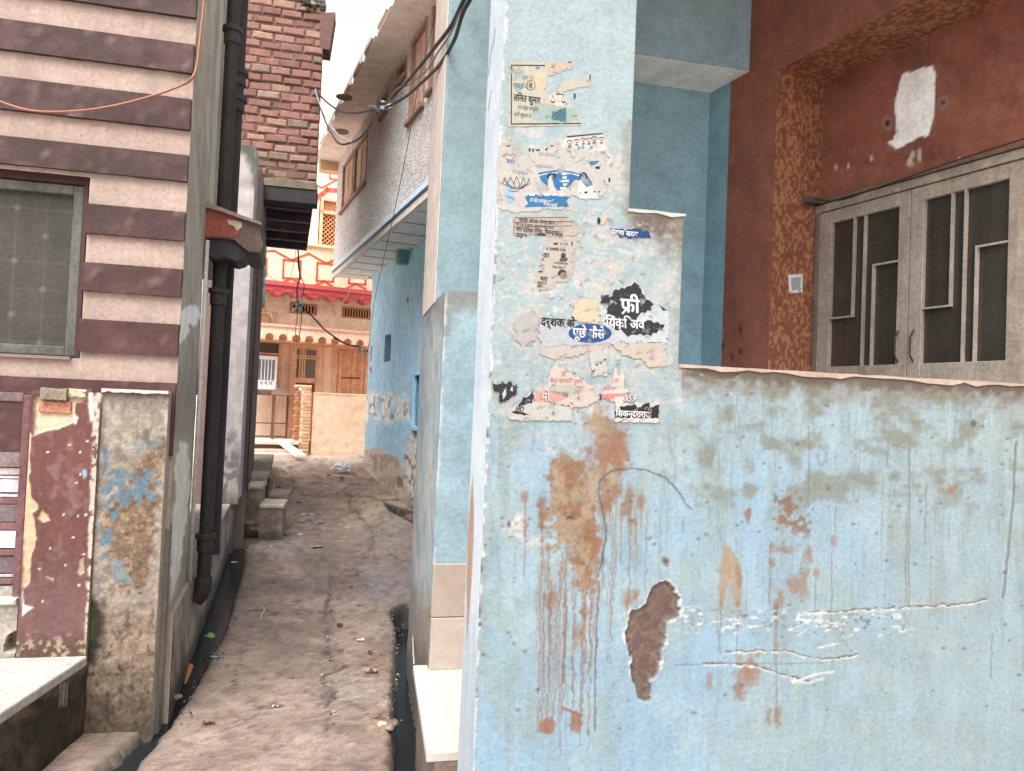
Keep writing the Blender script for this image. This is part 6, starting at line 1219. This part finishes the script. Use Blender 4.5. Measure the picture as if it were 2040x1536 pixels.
# curling flakes of paper and paint
rnd = random.Random(21)
spots = [(1135, 300), (1200, 305), (1215, 330), (1190, 345), (1204, 360), (1210, 310), (1160, 432), (1170, 445), (1180, 430), (1164, 464), (1150, 480), (1158, 492), (1188, 470), (1120, 596), (1136, 610), (1148, 590), (1102, 592), (1170, 560), (1158, 568), (1100, 628), (1060, 622), (1044, 688), (1058, 684), (1052, 692), (1165, 682), (1128, 706), (1232, 720), (1268, 726), (1266, 730), (1228, 724), (1212, 742), (1200, 700), (1280, 520), (1258, 516), (1282, 544), (1080, 515), (1076, 530), (985, 790), (985, 812), (978, 775), (984, 826), (1144, 806), (1152, 820), (1158, 830), (1090, 812), (1110, 824), (1320, 690), (1004, 522), (998, 556), (1014, 512), (1236, 560), (1222, 566), (1332, 604), (1094, 450), (1215, 440), (1000, 1050), (1020, 1070), (1046, 1080), (1180, 745), (1198, 742)]
for i, (x, y) in enumerate(spots):
    u, z = FA(x + rnd.uniform(-3, 3), y + rnd.uniform(-3, 3)); a = rnd.uniform(-.9, .9); w_ = rnd.uniform(.003, .009); h_ = rnd.uniform(.0015, .0045); m = MB(); vs = []; ca_, sa_ = math.cos(a), math.sin(a); lift = rnd.uniform(.0015, .004)
    N_ = 5
    for j in range(N_ + 1):
        t = j / N_; v = (t - .5) * 2 * w_; hh = h_ * (1 - (2 * t - 1) ** 2 * .8) * rnd.uniform(.7, 1.1)
        vs.append(FRONT.pt(u + v * ca_ - hh * sa_, z + v * sa_ + hh * ca_, n0 + lift * rnd.uniform(.8, 1.1))); vs.append(FRONT.pt(u + v * ca_, z + v * sa_, n0 + lift * .35)); vs.append(FRONT.pt(u + v * ca_ + hh * .8 * sa_, z + v * sa_ - hh * .8 * ca_, n0 - .0015))
    fs = []
    for j in range(N_):
        for k in range(2): q = j * 3 + k; fs.append((q, q + 1, q + 4, q + 3))
    m.add(vs, fs, rnd.choice([lin(230, 228, 222), lin(216, 210, 204), lin(200, 206, 208)])); m.build('paper_flake', M['scrap'], vh)
GAIN[0] = 1.0
# ================================================================== CABLES ABOVE THE LANE
def cable(label, pts, r, col):
    m = MB(); m.tube(spline(pts, 9), r, col, 7); tag(m.build('cable', M['rubber'], smooth=True), label, 'cable')
K = lin(46, 48, 56); LG = lin(150, 152, 156)
C3 = lambda *l: [P(x, y, Y) for x, y, Y in l]
cable('thick black cable, uppermost of the bundle strung from the blue column', C3((985, -90, 3.0), (930, -10, 3.3), (900, 50, 3.7), (866, 95, 4.2), (830, 140, 4.8), (800, 175, 5.4), (768, 205, 6.0), (735, 220, 6.8), (700, 225, 7.5), (672, 218, 8.0), (645, 198, 8.3), (628, 176, 8.45)), .011, K)
cable('black cable sagging lowest below the bundle knot', C3((975, -60, 3.05), (925, 20, 3.35), (905, 80, 3.7), (875, 130, 4.2), (840, 165, 4.9), (805, 195, 5.5), (768, 215, 6.0), (757, 220, 6.2), (748, 232, 6.4), (738, 250, 6.8), (720, 272, 7.2), (700, 284, 7.6), (676, 286, 8.0), (658, 262, 8.2), (642, 225, 8.35), (630, 180, 8.45)), .010, K)
cable('twisted pale wire inside the cable bundle near the blue column', C3((950, -40, 3.2), (921, 10, 3.4), (900, 62, 3.75), (872, 105, 4.2), (850, 140, 4.6), (815, 168, 5.2), (790, 178, 5.5), (768, 208, 6.0), (735, 212, 6.6)), .005, lin(150, 136, 130))
cable('thin pale wire running down from the brick corner to the knot', C3((628, 178, 8.42), (638, 210, 8.3), (655, 245, 8.1), (676, 270, 7.9), (702, 284, 7.55)), .007, LG)
kn = thing('cable_knot', 'frayed knot of taped cables hanging over the lane', 'cable joint', P(762, 212, 6.05))
rnd = random.Random(31)
for i in range(7):
    a = P(762 + rnd.uniform(-16, 16), 210 + rnd.uniform(-9, 9), 6.05); b = P(762 + rnd.uniform(-20, 22), 211 + rnd.uniform(-12, 12), 6.02); m = MB(); m.tube(spline([a, (a + b) / 2 + np.array([0, -.02, rnd.uniform(-.03, .03)]), b], 4), .008, rnd.choice([K, LG, lin(150, 100, 70), lin(200, 198, 196)]), 6); m.build('wire_end', M['rubber'], kn, smooth=True)
# cables hanging in front of the orange house
cable('dark cable dropping from the brick storey to the insulator by the vent', C3((592, 470, 11.7), (595, 520, 11.8), (597, 550, 11.9), (592, 575, 12), (592, 605, 12)), .012, lin(70, 44, 46))
cable('second thin cable looping beside the dropping dark cable', C3((594, 475, 11.7), (594, 530, 11.8), (600, 552, 11.9), (606, 570, 11.95), (601, 600, 12), (600, 640, 12.1), (597, 665, 12.3), (597, 680, 12.6)), .007, K)
cable('thin curved wire left of the dropping dark cable', C3((591, 478, 11.7), (588, 510, 11.8), (581, 545, 12), (579, 552, 12.1)), .004, K)
cable('wire hanging from the insulator down to the scalloped band', C3((594, 612, 12), (591, 640, 12.1), (589, 655, 12.3), (590, 675, 12.7), (593, 682, 12.9)), .006, K)
cable('thick cable slanting from the insulator to the blue wall corner', C3((600, 612, 12), (620, 628, 12.1), (645, 655, 12.4), (672, 675, 12.7), (695, 687, 12.9), (715, 690, 13.0), (733, 700, 13.1)), .014, lin(64, 56, 54))
cable('thin wire just below the thick slanting cable', C3((652, 660, 12.5), (672, 678, 12.7), (690, 686, 12.9), (712, 692, 13.0)), .006, lin(96, 76, 66))
cable('pair of thin wires on the parapet left of the hanging cable', C3((524, 534, 13.4), (540, 552, 13.4), (552, 559, 13.5)), .006, K)
cable('pale string tied from the red fringe towards the vent', C3((697, 575, 13.6), (692, 590, 13.6), (684, 602, 13.6), (680, 612, 13.6)), .006, lin(232, 206, 170))
ins_ = thing('insulator_knot', 'white porcelain insulator and wire ends knotted in front of the barred vent', 'insulator', P(596, 610, 12))
for i, (x0, y0, x1, y1, cc) in enumerate(((583, 620, 594, 612, lin(200, 196, 190)), (590, 606, 603, 607, lin(120, 120, 124)), (594, 600, 598, 616, lin(96, 96, 104)), (598, 602, 604, 607, lin(220, 210, 190)), (597, 608, 600, 620, lin(180, 184, 190)), (586, 596, 592, 598, lin(220, 206, 186)))):
    m = MB(); m.tube([P(x0, y0, 12), P((x0 + x1) / 2, (y0 + y1) / 2 - 1, 11.97), P(x1, y1, 12)], .02, cc, 8); m.build('wire_end', M['plastic'], ins_, smooth=True)
wr = thing('wire_tangle', 'tangle of pale frayed wires fixed at the corner of the blue house', 'cable joint', P(722, 696, 13.05))
for i in range(10):
    a = P(722 + rnd.uniform(-6, 8), 692 + rnd.uniform(-4, 4), 13.0); b = P(722 + rnd.uniform(-14, 9), 698 + rnd.uniform(-3, 14), 12.95); m = MB(); m.tube(spline([a, (a + b) / 2 + np.array([0, 0, rnd.uniform(-.05, .05)]), b], 4), .009, rnd.choice([lin(226, 214, 200), lin(200, 180, 164), lin(150, 130, 120)]), 5); m.build('wire_end', M['rubber'], wr, smooth=True)
cable('pale cable bending down along the corner of the blue house', C3((712, 693, 13), (722, 697, 13.0), (726, 712, 13.05), (726, 730, 13.1)), .009, lin(222, 200, 176))
# ================================================================== LITTER AND SMALL THINGS
def blobmesh(c, sx, sy, sz, seed, col, name, label, cat, mat='plastic', group=None, crumple=.5, sub=3):
    bm = bmesh.new(); bmesh.ops.create_icosphere(bm, subdivisions=sub, radius=1.0)
    from mathutils import noise as mn
    for v in bm.verts:
        d = v.co.normalized(); k = 1 + crumple * (mn.noise(d * 2.3 + Vector((seed, 0, 0))) + .5 * mn.noise(d * 5.1 + Vector((0, seed, 0)))); v.co = Vector((d.x * sx * k, d.y * sy * k, max(-.3, d.z) * sz * k))
    m = MB(); m.add([np.array(c) + np.array(v.co) for v in bm.verts], [tuple(x.index for x in f_.verts) for f_ in bm.faces], col); bm.free(); o = m.build(name, M[mat]); tag(o, label, cat, group); return o
p = atg(680, 936); o = blobmesh(p + np.array([0, 0, .02]), .14, .1, .1, 3, lin(240, 236, 240), 'plastic_bag', 'crumpled white plastic bag with a red print lying in the lane', 'bag')
m = MB(); pr = atg(674, 935); m.tube([pr + np.array([-.03, -.11, .03]), pr + np.array([0, -.125, .05]), pr + np.array([.02, -.12, .04])], [.02, .035, .02], lin(214, 110, 110), 8); m.build('red_print', M['plastic'], o)
def scrap(x, y, w_, h_, ang, col, name, label, cat='litter', mat='scrap', lift=.012, grp=None):
    p = atg(x, y); ca_, sa_ = math.cos(ang), math.sin(ang); vs = []; r2 = random.Random(int(x * 7 + y))
    for j in range(3):
        for i in range(5):
            a = (i / 4 - .5) * w_ * (1 - .15 * r2.random()); b = (j / 2 - .5) * h_ * (1 - .3 * r2.random()); vs.append(p + np.array([a * ca_ - b * sa_, a * sa_ + b * ca_, .006 + lift * r2.random()]))
    top = vs; bot = [v - np.array([0, 0, .003]) for v in vs]; fs = []
    for j in range(2):
        for i in range(4): q = j * 5 + i; fs.append((q, q + 1, q + 6, q + 5)); fs.append((15 + q, 15 + q + 5, 15 + q + 6, 15 + q + 1))
    m = MB(); m.add(top + bot, fs, col); tag(m.build(name, M[mat]), label, cat, grp)
scrap(612, 1026, .16, .06, .1, lin(226, 226, 222), 'paper_scrap', 'white rectangular paper scrap lying in the middle of the lane')
scrap(632, 1092, .14, .09, .4, lin(206, 190, 160), 'dry_leaf', 'crumpled beige leaf on the lane beyond the wet patch', 'leaf', lift=.03)
scrap(419, 1274, .07, .09, .8, lin(120, 190, 90), 'green_wrapper', 'bright green wrapper at the edge of the left drain', lift=.03)
scrap(430, 1312, .06, .025, .3, lin(130, 160, 200), 'blue_wrapper', 'small blue wrapper on the lane beside the left drain')
scrap(466, 1122, .05, .06, 1.2, lin(150, 190, 230), 'blue_scrap', 'pale blue plastic scrap floating in the left drain')
scrap(718, 1277, .05, .02, .1, lin(222, 216, 208), 'paper_scrap', 'thin white paper scrap near the right drain')
scrap(548, 1410, .035, .02, .1, lin(226, 220, 210), 'paper_scrap', 'tiny white paper scrap near the bottom of the lane')
scrap(416, 1443, .06, .02, .1, lin(120, 70, 56), 'dry_leaf', 'small reddish brown leaf at the bottom left of the lane', 'leaf')
scrap(738, 1341, .09, .04, .3, lin(190, 150, 110), 'dry_leaf', 'curled brown leaf beside the cracked patch near the right drain', 'leaf', lift=.03)
scrap(737, 1302, .03, .03, .3, lin(120, 50, 40), 'red_scrap', 'tiny dark red scrap near the right drain')
scrap(725, 965, .16, .04, .0, lin(176, 158, 140), 'stick', 'short pale stick lying beyond the lane crack', 'stick', 'wood')
scrap(630, 951, .1, .06, .3, lin(190, 130, 110), 'brick_chip', 'small reddish chip left of the plastic bag', 'chip', 'brick', .03)
scrap(563, 982, .16, .06, .3, lin(206, 182, 150), 'paper_scrap', 'cream paper scrap beside the bench on the left of the lane')
m = MB(); m.tube(spline([atg(520, 1212) + np.array([0, 0, .008]), atg(527, 1218) + np.array([0, 0, .01]), atg(520, 1228) + np.array([0, 0, .008]), atg(521, 1236) + np.array([0, 0, .01])], 5), .004, lin(214, 204, 190), 6); tag(m.build('string', M['rubber'], smooth=True), 'short curled piece of pale string on the lane', 'string')
rnd = random.Random(77); GS = 'small stones scattered on the lane'
for i, (x, y, s_) in enumerate(((655, 948, .03), (680, 952, .035), (681, 954, .03), (586, 973, .03), (555, 971, .03), (595, 1002, .03), (566, 1006, .03), (572, 1065, .04), (598, 1067, .03), (677, 1247, .022), (356, 1338, .03), (352, 1391, .022), (783, 1445, .03), (775, 1452, .025), (761, 1444, .02), (580, 1351, .014), (820, 1155, .02), (700, 1170, .016), (540, 1090, .018), (600, 1100, .018), (502, 1250, .014), (725, 1002, .02), (745, 975, .03), (800, 955, .03), (770, 940, .03), (662, 1058, .025), (640, 1040, .02))):
    blobmesh(atg(x, y) + np.array([0, 0, s_ * .3]), s_ * rnd.uniform(.8, 1.5), s_, s_ * .6, i, rnd.choice([lin(120, 104, 92), lin(150, 130, 112), lin(80, 66, 58), lin(190, 176, 160)]), 'stone', 'small rough stone chip lying on the lane surface', 'stone', 'concrete', GS, .4, 2)
m = MB(); m.tube(spline([RH.pt(RH.U(826, 1010, .12), .0, .2) + np.array([0, 0, hgt(9.5)]), RH.pt(RH.U(826, 1010, .12) + .7, .05, .12), RH.pt(RH.U(826, 1010, .12) + 2.2, .04, .1)], 6), .07, lin(120, 96, 86), 14); tag(m.build('drain_pipe', M['concrete'], smooth=True), 'short brown clay pipe lying at the foot of the far blue wall', 'pipe')
# weeds at the foot of the wall
pw_ = atg(797, 963); wd = thing('weed', 'small green weed at the foot of the far blue wall', 'plant', pw_)
m = MB()
for i in range(60):
    a = rnd.uniform(0, 6.28); r_ = rnd.uniform(.02, .1); h_ = rnd.uniform(.02, .2); b = pw_ + np.array([math.cos(a) * r_ * .5, math.sin(a) * r_, h_]); d = np.array([rnd.uniform(-.04, .04), rnd.uniform(-.04, .04), rnd.uniform(.0, .03)]); s_ = np.array([-d[1], d[0], .01]) * .4 + np.array([.006, 0, 0])
    m.add([b - d, b + s_, b + d, b - s_], [(0, 1, 2, 3)], rnd.choice([lin(70, 100, 50), lin(96, 124, 66), lin(60, 84, 48)]))
m.build('leaves', M['plaster'], wd)
m = MB()
for i in range(6): m.tube([pw_, pw_ + np.array([rnd.uniform(-.05, .05), rnd.uniform(-.06, .06), rnd.uniform(.1, .2)])], .004, lin(80, 96, 56), 5)
m.build('stems', M['plaster'], wd)
m = MB(); m.tube([SL.pt(.35, zp - .42 + .0, .07), SL.pt(.43, zp - .36, .085), SL.pt(.5, zp - .37, .07)], [.006, .014, .006], lin(150, 96, 56), 8); tag(m.build('dry_leaf', M['scrap']), 'brown leaf stuck on the cement foot of the striped house', 'leaf')
m = MB(); m.tube(spline([atg(822, 1240) + np.array([0, 0, .0]), P(823, 1290, 3.9), P(825, 1322, 3.6)], 5), .004, lin(190, 186, 176), 6); tag(m.build('hose', M['rubber'], smooth=True), 'thin pale tube hanging beside the marble step into the right drain', 'tube')

# crumbs and grit gathered along the edges of the lane
rnd = random.Random(91); m = MB()
edges = [[(492, 1090), (486, 1140), (462, 1215), (448, 1262), (420, 1316), (380, 1388), (345, 1440)], [(776, 1222), (788, 1267), (784, 1320), (780, 1440)], [(760, 940), (790, 965), (815, 1000), (826, 1020)], [(560, 1080), (500, 1110), (492, 1090)], [(640, 1150), (655, 1250), (640, 1350), (660, 1440)], [(700, 1010), (740, 1060), (720, 1115)], [(560, 920), (566, 1000), (570, 1070)]]
for k in range(520):
    e_ = rnd.choice(edges); j = rnd.randrange(len(e_) - 1); t = rnd.random(); x = e_[j][0] + (e_[j + 1][0] - e_[j][0]) * t + rnd.gauss(0, 11) + 6; y = e_[j][1] + (e_[j + 1][1] - e_[j][1]) * t + rnd.gauss(0, 5)
    p = atg(x, y) + np.array([0, 0, .004]); s_ = rnd.uniform(.003, .011); vs = [p + np.array([rnd.uniform(.6, 1) * s_ * sx, rnd.uniform(.6, 1) * s_ * sy, rnd.uniform(.3, .8) * s_ * sz]) for sx, sy, sz in ((1, 0, 0), (0, 1, 0), (-1, 0, 0), (0, -1, 0), (0, 0, 1), (0, 0, -1))]
    m.add(vs, [(0, 1, 4), (1, 2, 4), (2, 3, 4), (3, 0, 4), (1, 0, 5), (2, 1, 5), (3, 2, 5), (0, 3, 5)], lin(*rnd.choice([(150, 132, 118), (110, 94, 84), (70, 60, 54), (186, 170, 154)])))
tag(m.build('grit', M['concrete'], loc=(0, 0, 0)), 'grit and crumbs of mortar along the lane edges', 'grit', kind='stuff')
